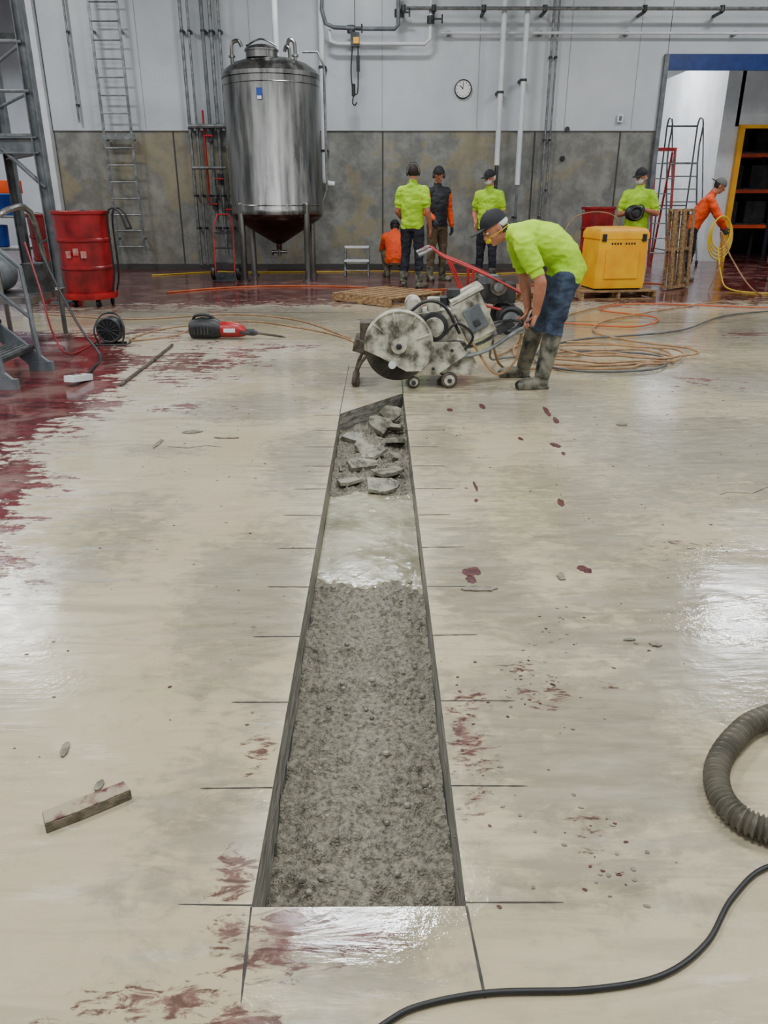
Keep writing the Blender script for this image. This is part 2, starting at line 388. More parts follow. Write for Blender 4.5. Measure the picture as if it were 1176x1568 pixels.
for (cx_,cy_,sx_,sy_,nn) in ((.5,1.35,.05,.08,30),(.48,2.0,.06,.12,36),(.62,2.35,.05,.1,16),(.24,1.75,.04,.2,24)):
    for i in range(nn):
        r=random.uniform(.002,.007);chip(random.gauss(cx_,sx_),random.gauss(cy_,sy_),r*1.2,r*.8,random.choice((chipm,chipg,chipg)),.0015)
ch.done('coating_debris_chips',ang=30)
# ------------------------------------------------------------------ room shell
WY=16.64;WF=WY-.022
wallw=M('wall_white',(184,190,195),(199,204,208),sc=.8,rough=.35,bump=.03)
dado=bpy.data.materials.new('exposed_concrete');dado.use_nodes=True
nt=dado.node_tree;N=nt.nodes;K=nt.links;pb=N['Principled BSDF'];tc=N.new('ShaderNodeTexCoord')
a1=nz(.8,9,.62,dist=.8);a2=nz(3.5,8,.65);a3=nz(.35,3,.5);a4=nz(2.0,6,.6,mapping((1,1,.25)))
c_=mixc(mr(a2,.35,.68),(102,102,98),(136,136,129))
c_=mixc(mth('MULTIPLY',mr(a1,.53,.57),mr(a2,.3,.6,.25,.65)),c_,(140,127,90))
c_=mixc(mth('MULTIPLY',mr(a1,.36,.42,1,0),.5),c_,(82,83,80))
c_=mixc(mth('MULTIPLY',mr(a3,.5,.6),.2),c_,(144,136,110))
c_=mixc(mth('MULTIPLY',mr(a4,.55,.75),.4),c_,(158,157,148))
K.new(c_,pb.inputs['Base Color']);pb.inputs['Roughness'].default_value=.45
bq=N.new('ShaderNodeBump');bq.inputs['Strength'].default_value=.4;bq.inputs['Distance'].default_value=.02;K.new(a2,bq.inputs['Height']);K.new(bq.outputs[0],pb.inputs['Normal'])
seam=M('panel_seam',(150,152,153),rough=.6);cseam=M('concrete_seam',(62,60,56),rough=.7)
HZ=6.6
wb=B()
wb.box(((-6.3+5.45)/2,WY+.17,1.285),(11.75,.3,2.57),dado)
wb.box(((-6.3+5.45)/2,WY+.15,(2.57+HZ)/2),(11.75,.34,HZ-2.57),wallw)
wb.box((8.72,WY+.15,(3.86+HZ)/2),(6.56,.34,HZ-3.86),wallw)
for x in (-5.7,-4.5,-2.4,.07,1.9,3.6,4.9): wb.box((x,WY-.022,4.6),(.01,.006,4.0),seam)
for x in (-4.0,.08,3.05,4.72): wb.box((x,WY+.018,1.28),(.03,.008,2.55),cseam)
wb.box((-.4,WY+.018,.05),(11.7,.03,.1),cseam)
wb.done('wall_back')
tr=B();tr.box((8.69,WY-.06,3.725),(6.45,.06,.27),M('blue_header',(10,40,100),(16,52,120),rough=.4));tr.box((5.42,WF-.045,1.93),(.08,.08,3.86),greyp);tr.done('trim_1')
t2=B();t2.box((-6.38,WY+.1,3.28),(.12,.5,6.54),whitep);t2.done('trim_2')
def wall(name,c,s,mat=wallw): b=B();b.box(c,s,mat);return b.done(name)
wall('wall_far',(0,23.65,HZ/2),(24.6,.3,HZ))
wall('wall_left',(-12.15,10.2,HZ/2),(.3,26.8,HZ));wall('wall_right',(12.15,10.2,HZ/2),(.3,26.8,HZ));wall('wall_front',(0,-3.15,HZ/2),(24.6,.3,HZ))
wall('ceiling',(0,10.2,HZ+.15),(24.6,27,.3),M('ceiling_white',(174,177,178),(188,191,192),rough=.7))
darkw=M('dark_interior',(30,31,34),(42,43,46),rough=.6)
pt=B();pt.box((7.66,18.75,2.1),(.38,.2,4.2),whitep);pt.box((9.87,18.75,3.5),(4.2,.2,1.4),whitep);pt.box((11.5,18.75,1.4),(.9,.2,2.8),whitep)
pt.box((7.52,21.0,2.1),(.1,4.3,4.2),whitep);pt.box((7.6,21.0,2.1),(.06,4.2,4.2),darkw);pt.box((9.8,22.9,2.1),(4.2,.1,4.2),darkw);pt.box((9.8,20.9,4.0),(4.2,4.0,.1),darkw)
pt.done('wall_corridor')
yd=B()
yd.box((7.9,18.58,1.38),(.11,.12,2.76),yellowp);yd.box((11.0,18.58,1.38),(.13,.12,2.76),yellowp);yd.box((9.44,18.58,2.79),(3.2,.12,.07),yellowp)
yd.done('door_1')
rk=B();rbl=M('rack_blue_steel',(20,26,38),rough=.5);cb_=M('dark_crate',(34,34,38),(60,56,52),rough=.8)
for x in (8.3,9.6,11.0):
    for y in (20.2,21.0): rk.box((x,y,1.5),(.09,.09,3.0),rbl)
for z in (.7,1.5,2.3):
    for y in (20.2,21.0): rk.box((9.6,y,z),(2.9,.05,.08),orangep)
    rk.box((9.6,20.6,z+.06),(2.8,.8,.03),darksteel)
    for x in (8.6,9.3,10.2): rk.box((x,20.6,z+.33),(.5,.5,.5),cb_)
rk.done('storage_rack')
# ------------------------------------------------------------------ lights
def lightfix(x,y,z=6.1,e=205,sx=1.3,sy=.6):
    b=B();b.box((x,y,z+.06),(sx+.08,sy+.08,.1),galv)
    for dx in (-.4,.4): b.cyl((x+dx,y,z+.1),(x+dx,y,HZ-.01),.006,darksteel,n=6)
    b.done('high_bay_light')
    l=bpy.data.lights.new('high_bay_lamp','AREA');l.shape='RECTANGLE';l.size=sx;l.size_y=sy;l.energy=e;l.color=(.94,.975,1)
    o=bpy.data.objects.new('high_bay_lamp',l);o.location=(x,y,z-.01);scene.collection.objects.link(o)
for (x,y) in ((-6.8,1),(-.4,.6),(6.8,.6),(-7.2,6.9),(-.3,6.7),(7.2,6.7),(-7.0,12.8),(-.4,12.8),(6.9,12.8),(-3.6,3.0),(3.4,3.0)): lightfix(x,y)
lightfix(-8.5,20,4.6,230);lightfix(5.9,20.5,5.2,330)
w=bpy.data.worlds.new('world');scene.world=w;w.use_nodes=True;w.node_tree.nodes['Background'].inputs[0].default_value=(.5,.52,.55,1);w.node_tree.nodes['Background'].inputs[1].default_value=.3
# ------------------------------------------------------------------ wall pipes etc.
def vpipe(name,pts,r,mat,n=12,clips=None):
    b=B();b.tube(pts,r,mat,n)
    for z in clips or []:
        p=V(pts[0]);yb_=WF-.004;b.box((p.x,(p.y+yb_)/2,z),(r*2.6,abs(yb_-p.y),.04),darksteel)
        b.cyl((p.x,p.y,z-.02),(p.x,p.y,z+.02),r*1.25,darksteel,n=n)
    return b.done(name)
PT=HZ-.01
vpipe('white_drain_pipe',[(-1.04,WY-.35,PT),(-1.04,WY-.35,1.75),(-1.04,WY-.33,1.66),(-.98,WY-.3,1.62),(-.86,WY-.3,1.61)],.055,whitep,clips=[2.2,3.6])
vpipe('white_drain_pipe',[(2.29,WY-.3,PT),(2.29,WY-.3,1.95)],.05,whitep,clips=[3.2])
vpipe('white_drain_pipe',[(2.71,WY-.3,PT),(2.71,WY-.3,1.6)],.05,whitep,clips=[3.4])
vpipe('conduit_pipe',[(2.29,WY-.3,1.94),(2.29,WY-.3,.6)],.035,darksteel,clips=[1.2])
vpipe('conduit_pipe',[(2.71,WY-.3,1.59),(2.71,WY-.3,.5)],.025,greyp,clips=[1.])
vpipe('conduit_pipe',[(3.23,WY-.1,PT),(3.23,WY-.1,.4)],.022,galv,clips=[1,2.4,3.8])
vpipe('conduit_pipe',[(3.33,WY-.1,PT),(3.33,WY-.1,1.2)],.018,galv,clips=[1.5,2.4,3.8])
vpipe('conduit_pipe',[(-5.75,WY-.1,PT),(-5.75,WY-.1,2.7)],.02,galv,clips=[3,4.2])
for i,(x,r,z0,m_) in enumerate([(-3.62,.03,.1,galv),(-3.48,.022,.1,galv),(-3.22,.035,.9,greyp),(-3.08,.035,.3,galv),(-2.92,.025,.2,galv),(-3.34,.02,1.3,redp)]):
    vpipe('riser_pipe',[(x,WY-.18-.03*(i%3),PT if m_ is not redp else 2.9),(x,WY-.18-.03*(i%3),z0)],r,m_,clips=[.8,1.4,2.6,4.2] if z0<1 else [1.4,2.6])
pv=B()
for x,z in ((-3.22,2.45),(-3.08,1.7),(-3.22,1.25),(-2.92,1.15)):
    pv.cyl((x,WY-.3,z-.1),(x,WY-.3,z+.1),.06,darksteel);pv.cyl((x,WY-.3,z),(x,WY-.46,z),.02,darksteel);pv.cyl((x-.08,WY-.46,z),(x+.08,WY-.46,z),.018,redp)
pv.tube([(-3.6,WY-.35,1.9),(-2.95,WY-.35,1.9)],.03,galv);pv.tube([(-3.6,WY-.35,2.62),(-2.7,WY-.35,2.62)],.04,galv)
pv.done('pipe_valves')
hp=B();y0=WY-.42
hp.tube([(.45,y0,4.52),(11.9,y0,4.52)],.03,galv)
for x in (.45,1.0,1.9,3.0,4.8,6.2,8): hp.box((x,(y0+WF-.004)/2,4.47),(.05,WF-.004-y0,.04),darksteel);hp.cyl((x,y0,4.47),(x,y0,4.57),.045,darksteel)
hp.done('overhead_pipe')
hq=B();hq.tube([(1.15,WF-.15,4.18),(11.9,WF-.15,4.18)],.025,whitep)
for x in (1.3,3.0,4.6,6.6,9): hq.box((x,WF-.08,4.18),(.06,.14,.07),galv)
hq.done('horizontal_conduit')
lp=B()
lp.tube([(-1.0,y0,4.75),(-1.02,y0,4.5),(-.95,y0,4.28),(-.8,y0,4.22),(-.2,y0,4.2),(.3,y0,4.2),(.36,y0,4.26),(.36,y0,4.9),(.36,y0,PT)],.035,greyp,n=12)
lp.tube([(-.9,y0+.1,4.2),(-.88,y0+.1,4.02),(-.75,y0+.1,3.98),(.85,y0+.1,3.98),(.95,y0+.1,4.06),(.95,y0+.1,PT)],.035,whitep,n=12)  # the loop's wall shadow, modelled as an added second pipe
for x,z in ((.36,4.45),(.95,4.35),(-.5,4.2),(.36,4.75)):
    lp.cyl((x,y0+.05,z-.06),(x,y0+.05,z+.06),.07,darksteel);lp.cyl((x+.06,y0-.03,z),(x+.2,y0-.03,z),.015,darksteel);lp.cyl((x+.2,y0-.03,z-.07),(x+.2,y0-.03,z+.07),.015,darksteel)
lp.done('pipe_loop_and_shadow_pipe')
hk=B();hx=-.42;hy=WY-.6
hk.cyl((hx,hy,PT),(hx,hy,4.0),.008,darksteel,n=6);hk.box((hx,hy,4.0),(.16,.12,.22),darksteel);hk.box((hx+.02,hy-.07,3.98),(.1,.02,.1),yellowp)
hk.tube([(hx-.05,hy,3.9),(hx-.08,hy,3.5),(hx-.05,hy,3.2),(hx+.03,hy,3.15),(hx+.05,hy,3.5),(hx+.05,hy,3.9)],.012,black,k=5)
hk.cyl((hx-.04,hy,3.3),(hx-.04,hy,3.1),.035,black);hk.cyl((hx+.05,hy,3.75),(hx+.05,hy,3.5),.03,darksteel);hk.tube([(hx-.04,hy,3.12),(hx-.06,hy,3.0),(hx-.02,hy,2.95),(hx+.02,hy,3.0)],.012,darksteel,k=4)
hk.done('chain_hoist')
ck=B();cx,cz=1.61,3.28
face=M('clock_face',(225,225,222),rough=.4)
ck.add(g_lathe([(.165,0),(.165,.05),(.15,.055),(.148,.035),(.0,.035)],(cx,WF-.001,cz),32,RX(math.radians(90))),black)
ck.cyl((cx,WF,cz),(cx,WF-.04,cz),.145,face,n=32)
for i in range(12):
    a=i*math.pi/6;ck.box((cx+.12*math.sin(a),WF-.042,cz+.12*math.cos(a)),(.01,.004,.022),black,RY(a))
ck.box((cx-.03,WF-.044,cz+.03),(.014,.004,.08),black,RY(-.8));ck.box((cx+.0,WF-.045,cz+.05),(.009,.004,.11),black,RY(.1))
ck.done('wall_clock')
ol=B();ol.box((4.66,WF-.034,2.78),(.11,.06,.14),whitep);ol.box((4.66,WF-.066,2.78),(.05,.01,.08),greyp);ol.done('electrical_outlet_box',bevel=.005)
ol=B();ol.cyl((3.62,WY+.01,2.08),(3.62,WY-.03,2.08),.05,darksteel);ol.cyl((3.62,WY-.02,2.08),(3.62,WY-.05,2.08),.03,black);ol.cyl((3.66,WF,2.6),(3.66,WF-.03,2.6),.045,darksteel);ol.done('pipe_stub_plug')
ld=B()
for x in (-5.26,-4.74): ld.box((x,WY-.22,3.4),(.05,.02,6.2),galv)
z=.45
while z<6.4: ld.cyl((-5.26,WY-.22,z),(-4.74,WY-.22,z),.014,galv,n=8);z+=.3
for z in (.6,2.4,4.2,5.8):
    for x in (-5.26,-4.74): ld.box((x,WY-.125,z),(.04,.19,.04),galv)
ld.box((-5,WY-.2,2.45),(.62,.05,.1),galv)
ld.done('wall_ladder')
# ------------------------------------------------------------------ tank
tk=B();tx,ty=-1.81,14.75
tk.add(g_lathe([(.05,.5),(.05,.6),(.09,.61),(.73,1.0),(.79,1.06),(.8,1.12)],(tx,ty,0),56),M('tank_cone_steel',(60,42,38),(92,72,64),sc=3,rough=.35,metal=.9))  # reddish brown of the reflected floor is put into the cone's colour
tk.add(g_lathe([(.8,1.1),(.805,1.12),(.805,1.18),(.8,1.19),(.8,3.2),(.82,3.21),(.82,3.27),(.8,3.28),(.76,3.34),(.62,3.43),(.4,3.5),(.2,3.53),(.0,3.54)],(tx,ty,0),56),steel)
tk.cyl((tx,ty,.5),(tx,ty,.38),.035,steel);tk.cyl((tx-.14,ty,.46),(tx+.14,ty,.46),.03,steel);tk.cyl((tx-.1,ty-.02,.46),(tx-.1,ty-.2,.42),.012,black)
for sx in (-1,1):
    for sy in (-1,1):
        lx,ly=tx+sx*.56,ty+sy*.56
        tk.cyl((lx,ly,.03),(lx,ly,1.25),.055,steel);tk.cyl((lx,ly,0),(lx,ly,.03),.09,steel);tk.add(g_sph((lx,ly,1.25),.055),steel)
        tk.box((lx-sx*.02,ly-sy*.02,1.2),(.14,.14,.16),steel,RZ(math.pi/4))
tk.add(g_lathe([(.26,3.48),(.26,3.58),(.28,3.58),(.28,3.6),(.24,3.64),(.1,3.68),(0,3.68)],(tx-.1,ty-.25,0),28),steel)
tk.tube([(tx-.35,ty-.25,3.66),(tx-.1,ty-.25,3.76),(tx+.15,ty-.25,3.66)],.014,steel,k=5)
for dx,dy in ((-.6,-.2),(.45,-.3),(.3,.3),(-.3,.4)):
    tk.tube([(tx+dx,ty+dy,3.3),(tx+dx,ty+dy,3.62),(tx+dx*.95,ty+dy,3.72),(tx+dx*.8,ty+dy,3.74),(tx+dx*.72,ty+dy,3.66)],.03,steel,k=4);tk.cyl((tx+dx,ty+dy,3.5),(tx+dx,ty+dy,3.53),.055,steel)
tk.cyl((tx+.1,ty+.1,3.5),(tx+.1,ty+.1,6.4),.05,whitep)
tk.tube([(tx+.83,ty-.1,1.3),(tx+.9,ty-.1,1.5),(tx+.9,ty-.1,3.4),(tx+.8,ty-.1,3.6),(tx+.55,ty-.1,3.6)],.02,galv)
tk.box((tx-.1,ty-.81,2.92),(.09,.02,.16),bluep);tk.box((tx-.1,ty-.822,2.86),(.07,.01,.05),whitep)
for z in (1.25,3.1): tk.add(g_torus((tx,ty,z),.802,.008,n=48,m=6),steel)
tk.done('stainless_steel_tank')
ht=B();hx,hy=-2.72,14.2
for dx in (-.17,.17): ht.tube([(hx+dx,hy,.12),(hx+dx,hy+.12,.9),(hx+dx*.6,hy+.2,1.1)],.013,redp)
ht.tube([(hx-.1,hy+.2,1.1),(hx+.1,hy+.2,1.1)],.013,redp)
for z in (.3,.55,.8): ht.box((hx,hy+.12*z/.9,z),(.34,.02,.03),darksteel)
ht.box((hx,hy-.12,.02),(.36,.22,.012),darksteel);ht.box((hx,hy-.01,.08),(.34,.02,.13),darksteel)
for dx in (-.22,.22):
    ht.add(g_torus((hx+dx,hy+.1,.13),.09,.038,V((0,1,0)),V((0,0,1))),black);ht.cyl((hx+dx-.02,hy+.1,.13),(hx+dx+.02,hy+.1,.13),.07,whitep)
ht.cyl((hx-.22,hy+.1,.13),(hx+.22,hy+.1,.13),.012,darksteel)
ht.done('hand_truck')
# ------------------------------------------------------------------ drums
def drum(x,y,r,z0,z1,nm='red_drum',handle=False):
    b=B();h=z1-z0
    prof=[(r*.0,z0),(r*.86,z0),(r*.88,z0+.02)]
    for k in (.33,.66):
        prof+=[(r*(.9+.06*k),z0+h*k-.03),(r*(.95+.06*k),z0+h*k-.012),(r*(.95+.06*k),z0+h*k+.012),(r*(.9+.06*k),z0+h*k+.03)]
    prof+=[(r*.98,z1-.05),(r*1.04,z1-.04),(r*1.05,z1-.005),(r*.99,z1),(r*.96,z1-.03),(r*.92,z0+h*.9),(0,z0+h*.9)]
    b.add(g_lathe(prof,(x,y,0),36),reddirty)
    for i in range(14):
        a=random.uniform(0,6.28);q=random.uniform(0,r*.7);s=random.uniform(.05,.09)
        b.add(g_ell((x+q*math.cos(a),y+q*math.sin(a),z0+h*.93),V((s*1.3,0,0)),V((0,s,0)),V((.01,0,s)),7,5),darksteel if i%3 else greyp)
    b.add(g_lathe([(0,z0-.05),(r*.96,z0-.05),(r*1.0,z0-.02),(r*1.0,z0+.03),(r*.88,z0+.03)],(x,y,0),28),redp)
    if handle:
        for dx in (-.1,.1):
            b.tube([(x+r*.9,y+dx,z0),(x+r*1.08,y+dx,z0+.3),(x+r*1.1,y+dx,z1-.05),(x+r*1.5,y+dx,z1+.0),(x+r*1.75,y+dx,z1-.22)],.013,black,k=4)
        b.cyl((x+r*1.75,y-.1,z1-.22),(x+r*1.75,y+.1,z1-.22),.013,black)
        for i in range(3): b.box((x-.1+.1*i,y-r*.965,z0+h*(.5+.03*(i%2))),(.07,.01,.09),M('drum_label',(150,140,130),(190,60,60),sc=20,rough=.5),RZ((i-1)*.28))
    for i in range(5):
        a=i*2*math.pi/5+.3;px,py=x+r*.75*math.cos(a),y+r*.75*math.sin(a)
        b.cyl((px-.015,py,.045),(px+.015,py,.045),.045,black,n=14);b.cyl((px,py,.045),(px,py,z0-.03),.012,darksteel,n=8)
    return b.done(nm)
drum(-3.98,11.0,.36,.15,1.22,handle=True);drum(-5.15,12.9,.34,.15,1.15);drum(3.92,14.7,.29,.15,1.22)
# ------------------------------------------------------------------ platform structure (left)
ps=B()
def ibeam(b,p0,p1,w,h,mat):
    p0=V(p0);p1=V(p1);d=(p1-p0);ln=d.length;d.normalize()
    x,y=frame(d);R=Matrix((x,y,d)).transposed();c=(p0+p1)/2
    b.box(c,(w*.12,h,ln),mat,R)
    for s in (-1,1): b.box(c+y*(s*h/2*.92),(w,h*.1,ln),mat,R)
for (x,y) in ((-4.5,11.3),(-6.6,11.3),(-5.75,13.2)):
    ibeam(ps,(x,y,0),(x,y,4.6),.13,.13,greyp);ps.box((x,y,.01),(.26,.26,.02),greyp)
ibeam(ps,(-6.6,11.3,2.02),(-4.5,11.3,2.02),.12,.2,greyp)
ibeam(ps,(-5.75,13.2,2.02),(-4.5,11.3,2.02),.12,.2,greyp)
ps.add(g_prism([(-6.6,11.3,2.13),(-4.5,11.3,2.13),(-5.75,13.2,2.13),(-6.6,13.2,2.13)],(0,0,.03)),galv)
for z in (2.65,3.2):
    ps.cyl((-6.6,11.25,z),(-4.5,11.25,z),.022,greyp);ps.cyl((-4.5,11.3,z),(-5.75,13.2,z),.022,greyp)
for x in (-5.1,-5.8): ps.cyl((x,11.25,2.1),(x,11.25,3.2),.02,greyp)
ps.cyl((-4.5,11.3,1.5),(-5.0,11.3,1.98),.03,greyp)
ibeam(ps,(-6.6,11.3,4.6),(-4.5,11.3,4.6),.12,.15,greyp)
ps.done('steel_mezzanine_platform')
SX=-.30
st=B();y0,y1=5.95,6.65
for y in (y0,y1):
    st.box((-3.25+SX,y,.62),(1.85,.035,.13),greyp,RY(math.radians(42)))
    st.box((-2.62+SX,y,.04),(.2,.05,.08),greyp)
    st.tube([(-2.62+SX,y,.05),(-2.66+SX,y,.85),(-3.95+SX,y,2.05)],.02,greyp)
    st.tube([(-2.65+SX,y,.45),(-3.95+SX,y,1.65)],.016,greyp)
    st.tube([(-3.3+SX,y,.7),(-3.3+SX,y,1.45)],.016,greyp);st.tube([(-3.9+SX,y,0),(-3.9+SX,y,1.3)],.03,greyp)
for i in range(5):
    x=-2.78-i*.24+SX;z=.2+i*.22
    st.box((x,(y0+y1)/2,z),(.25,y1-y0,.03),darksteel)
    for k in range(5): st.box((x-.1+k*.05,(y0+y1)/2,z+.02),(.012,y1-y0-.02,.02),galv)
st.done('steel_stairs')
lg=B()
lg.box((-3.75,8.2,.45),(.7,.9,.06),steel)
for dx in (-.3,.3):
    for dy in (-.4,.4): lg.cyl((-3.75+dx,8.2+dy,0),(-3.75+dx,8.2+dy,.45),.025,steel)
lg.add(g_lathe([(.0,0),(.16,0),(.18,.05),(.18,.4),(.14,.48),(0,.5)],(-3.95,8.0,.66),24,RX(math.radians(-90))),greyp)
lg.cyl((-3.75,7.9,.48),(-3.75,7.9,1.15),.03,steel);lg.tube([(-3.75,7.9,1.1),(-3.6,7.9,1.25),(-3.5,8.3,1.25),(-3.5,8.5,.6)],.03,steel,k=4);lg.box((-3.55,8.35,.62),(.2,.3,.28),darksteel)
lg.done('pump_skid')
bc=B()
bc.box((-7.0,15.2,.5),(1.0,.7,.05),galv)
for dx in (-.45,.45):
    for dy in (-.3,.3): bc.cyl((-7+dx,15.2+dy,.06),(-7+dx,15.2+dy,1.05),.02,galv);bc.cyl((-7+dx-.02,15.2+dy,.06),(-7+dx+.02,15.2+dy,.06),.06,black)
bc.box((-7.0,15.2,1.05),(1.0,.7,.04),galv)
bc.add(g_lathe([(0,1.07),(.24,1.07),(.3,1.4),(.32,1.42),(.3,1.44),(.26,1.2),(0,1.2)],(-6.8,15.1,0),24),bluep);bc.box((-7.2,15.25,1.42),(.35,.3,.7),orangep);bc.box((-6.75,15.2,1.55),(.4,.35,.22),orangep)
bc.add(g_lathe([(0,.53),(.2,.53),(.22,.9),(0,.92)],(-7.1,15.2,0),24),bluep)
bc.done('utility_cart',bevel=.01)
# ------------------------------------------------------------------ pallets
def pallet(name,c,rot,w=1.15,l=1.1,R=None,gaps=7):
    R=R or RZ(rot);c=V(c);b=B()
    def bx(p,s): b.box(c+R@V(p),s,wood,R)
    for x in (-w/2+.02,0,w/2-.02): bx((x,0,.06),(.04,l,.09))
    bw=l/gaps*.62
    for i in range(gaps):
        y=-l/2+bw/2+i*(l-bw)/(gaps-1);bx((0,y,.114),(w,bw*(1+.1*(i%2)),.018))
    for y in (-l/2+.05,0,l/2-.05): bx((0,y,.008),(w,.09,.016))
    return b.done(name,bevel=.002)
pallet('wooden_pallet',(.12,11.45,0),math.radians(48))
pallet('wooden_pallet',(3.42,12.0,0),math.radians(8),1.15,1.0)
pallet('wooden_pallet',(1.85,11.7,0),math.radians(25),1.1,.9)
ang=math.radians(40);dirh=V((math.cos(ang),math.sin(ang),0));nrm_=V((math.sin(ang),-math.cos(ang),0));upv=(V((0,0,1))-nrm_*.06).normalized()
Rst=Matrix((upv,dirh,upv.cross(dirh))).transposed()
pallet('upright_wooden_pallet',V((4.86,12.95,.615)),0,1.2,.62,Rst,gaps=5)
yb=B();c=V((3.46,11.9,.128));R=RZ(math.radians(8))
def fr(z,w,d): return [c+R@V((sx*w/2,sy*d/2,z)) for sx,sy in ((-1,-1),(1,-1),(1,1),(-1,1))]
def hull(b,rings,mat):
    vs=[];fs=[]
    for r in rings: vs+=[tuple(p) for p in r]
    for j in range(len(rings)-1):
        for i in range(4): fs.append((j*4+i,j*4+(i+1)%4,(j+1)*4+(i+1)%4,(j+1)*4+i))
    fs.append((3,2,1,0));e=(len(rings)-1)*4;fs.append((e,e+1,e+2,e+3));b.add((vs,fs),mat)
hull(yb,[fr(.02,.74,.55),fr(.1,.76,.58),fr(.72,.72,.6)],yellowp)
hull(yb,[fr(.7,.75,.62),fr(.78,.75,.62),fr(.84,.68,.56),fr(.86,.5,.4)],yellowp)
yb.box(c+R@V((0,-.3,.36)),(.5,.03,.4),yellowp,R)
for sx in (-.3,.3): yb.box(c+R@V((sx,-.31,.72)),(.06,.03,.1),black,R);yb.box(c+R@V((sx*1.0,0,.015)),(.1,.5,.03),black,R)
for k in range(9):
    if k!=4: yb.box(c+R@V((-.17+k*.042,-.303,.64)),(.024,.004,.026),black,R)
for k in range(5): yb.box(c+R@V((.372,-.14+.07*k,.38)),(.012,.02,.44),M('dark_vent',(90,70,10),rough=.6),R)
yb.done('yellow_dehumidifier_box',bevel=.02)
ss=B();sx,sy=-.42,15.35
ss.box((sx,sy+.12,.5),(.46,.24,.03),whitep);ss.box((sx,sy-.12,.27),(.46,.22,.03),whitep)
for dx in (-.22,.22):
    ss.tube([(sx+dx,sy+.24,0),(sx+dx,sy+.22,.49)],.016,galv);ss.tube([(sx+dx,sy-.26,0),(sx+dx,sy+.0,.49)],.016,galv);ss.tube([(sx+dx,sy-.22,.1),(sx+dx,sy+.23,.1)],.012,galv)
ss.tube([(sx-.22,sy-.22,.1),(sx+.22,sy-.22,.1)],.012,galv)
ss.done('step_stool')
sl=B();x,y=5.93,17.3
for dx in (-.22,.22):
    sl.box((x+dx*.9,y+.0,1.15),(.035,.07,2.32),redp,RX(math.radians(-10)));sl.box((x+dx,y+.65,1.12),(.035,.04,2.3),redp,RX(math.radians(12)))
for i in range(7): z=.28+i*.29;sl.box((x,y-.2+z*.175,z),(.42,.09,.02),galv)
sl.box((x,y+.28,2.29),(.46,.2,.06),redp);sl.done('red_step_ladder')
rl=B();x=6.6;y=17.55
for dx in (-.33,.33):
    rl.tube([(x+dx,y,.05),(x+dx,y+.75,2.05),(x+dx,y+.72,2.8),(x+dx,y+.95,2.95),(x+dx,y+1.05,2.8)],.018,greyp,k=3)
    rl.tube([(x+dx,y+1.05,.05),(x+dx,y+1.05,2.8)],.018,greyp);rl.tube([(x+dx,y+.1,.3),(x+dx,y+1.05,.3)],.015,greyp)
    rl.tube([(x+dx,y+.02,.9),(x+dx,y+.7,2.75)],.015,greyp)
    for dy in (0,1.05): rl.cyl((x+dx-.015,y+dy,.05),(x+dx+.015,y+dy,.05),.05,black)
for i in range(8): z=.25+i*.257;rl.box((x,y+.06+z*.345,z),(.64,.14,.025),galv)
rl.box((x,y+.9,2.06),(.64,.35,.03),galv);rl.tube([(x-.33,y+1.05,2.8),(x+.33,y+1.05,2.8)],.018,greyp);rl.tube([(x-.33,y+1.05,1.2),(x+.33,y+1.05,1.2)],.015,greyp)
rl.done('rolling_ladder')
ep=B();ep.box((7.1,14.0,.75),(.5,.4,.9),greyp);ep.box((7.1,13.79,.8),(.4,.02,.7),galv);ep.cyl((6.95,13.77,.9),(6.95,13.73,.9),.03,redp)
for dx in (-.2,.2): 
    for dy in (-.15,.15): ep.cyl((7.1+dx,14+dy,0),(7.1+dx,14+dy,.32),.025,steel)
ep.tube([(7.1,14.0,1.2),(7.1,14,1.35),(7.0,13.9,1.4)],.03,steel);ep.done('control_cabinet',bevel=.01)
# ------------------------------------------------------------------ small floor things
bl=B();x,y=-2.72,7.95
R=RX(math.radians(90))@RY(math.radians(0))
bl.add(g_lathe([(0,0),(.1,0),(.125,.02),(.13,.05),(.13,.12),(.11,.15),(.0,.155)],(x,y+.06,.15),28,R),black)
bl.add(g_torus((x,y-.09,.15),.115,.012,V((1,0,0)),V((0,0,1))),darksteel)
for i in range(6): a=i*math.pi/6;bl.cyl((x-.11*math.cos(a),y-.1,.15-.11*math.sin(a)),(x+.11*math.cos(a),y-.1,.15+.11*math.sin(a)),.004,darksteel,n=6)
bl.tube([(x-.12,y-.08,.01),(x-.15,y-.08,.15),(x-.08,y,.29),(x+.08,y,.29),(x+.15,y-.08,.15),(x+.12,y-.08,.01)],.01,darksteel,k=4);bl.tube([(x-.16,y-.1,.008),(x+.16,y-.1,.008),(x+.16,y+.06,.008)],.008,darksteel)
bl.tube([(x-.13,y+.02,.01),(x+.13,y+.02,.01)],.012,darksteel);bl.done('floor_blower')
jh=B()
def J(t,s=0,z=.1):
    d=V((.985,-.05,0)).normalized();return V((-1.98,8.25,0))+d*t+V((-d.y,d.x,0))*s+V((0,0,z))
def ring(t,rx,rz,z=.1): 
    d=V((.985,-.05,0)).normalized();return (J(t,0,z),V((-d.y,d.x,0))*rx,V((0,0,rz)))
jh.add(g_loft([ring(-.02,.05,.06),ring(.0,.085,.095),ring(.12,.1,.112,.115),ring(.26,.1,.105,.11),ring(.32,.08,.08)],20),black)
jh.add(g_loft([ring(.3,.072,.078),ring(.34,.08,.084),ring(.5,.074,.076,.095),ring(.56,.052,.052,.08),ring(.58,.037,.037,.075)],20),redp)
jh.add(g_loft([ring(.57,.032,.032,.072),ring(.66,.036,.036,.07),ring(.7,.02,.02,.065)],14),darksteel)
jh.tube([J(.7,0,.064),J(.95,0,.03),J(1.0,0,.02)],[.013,.012,.004],rust)
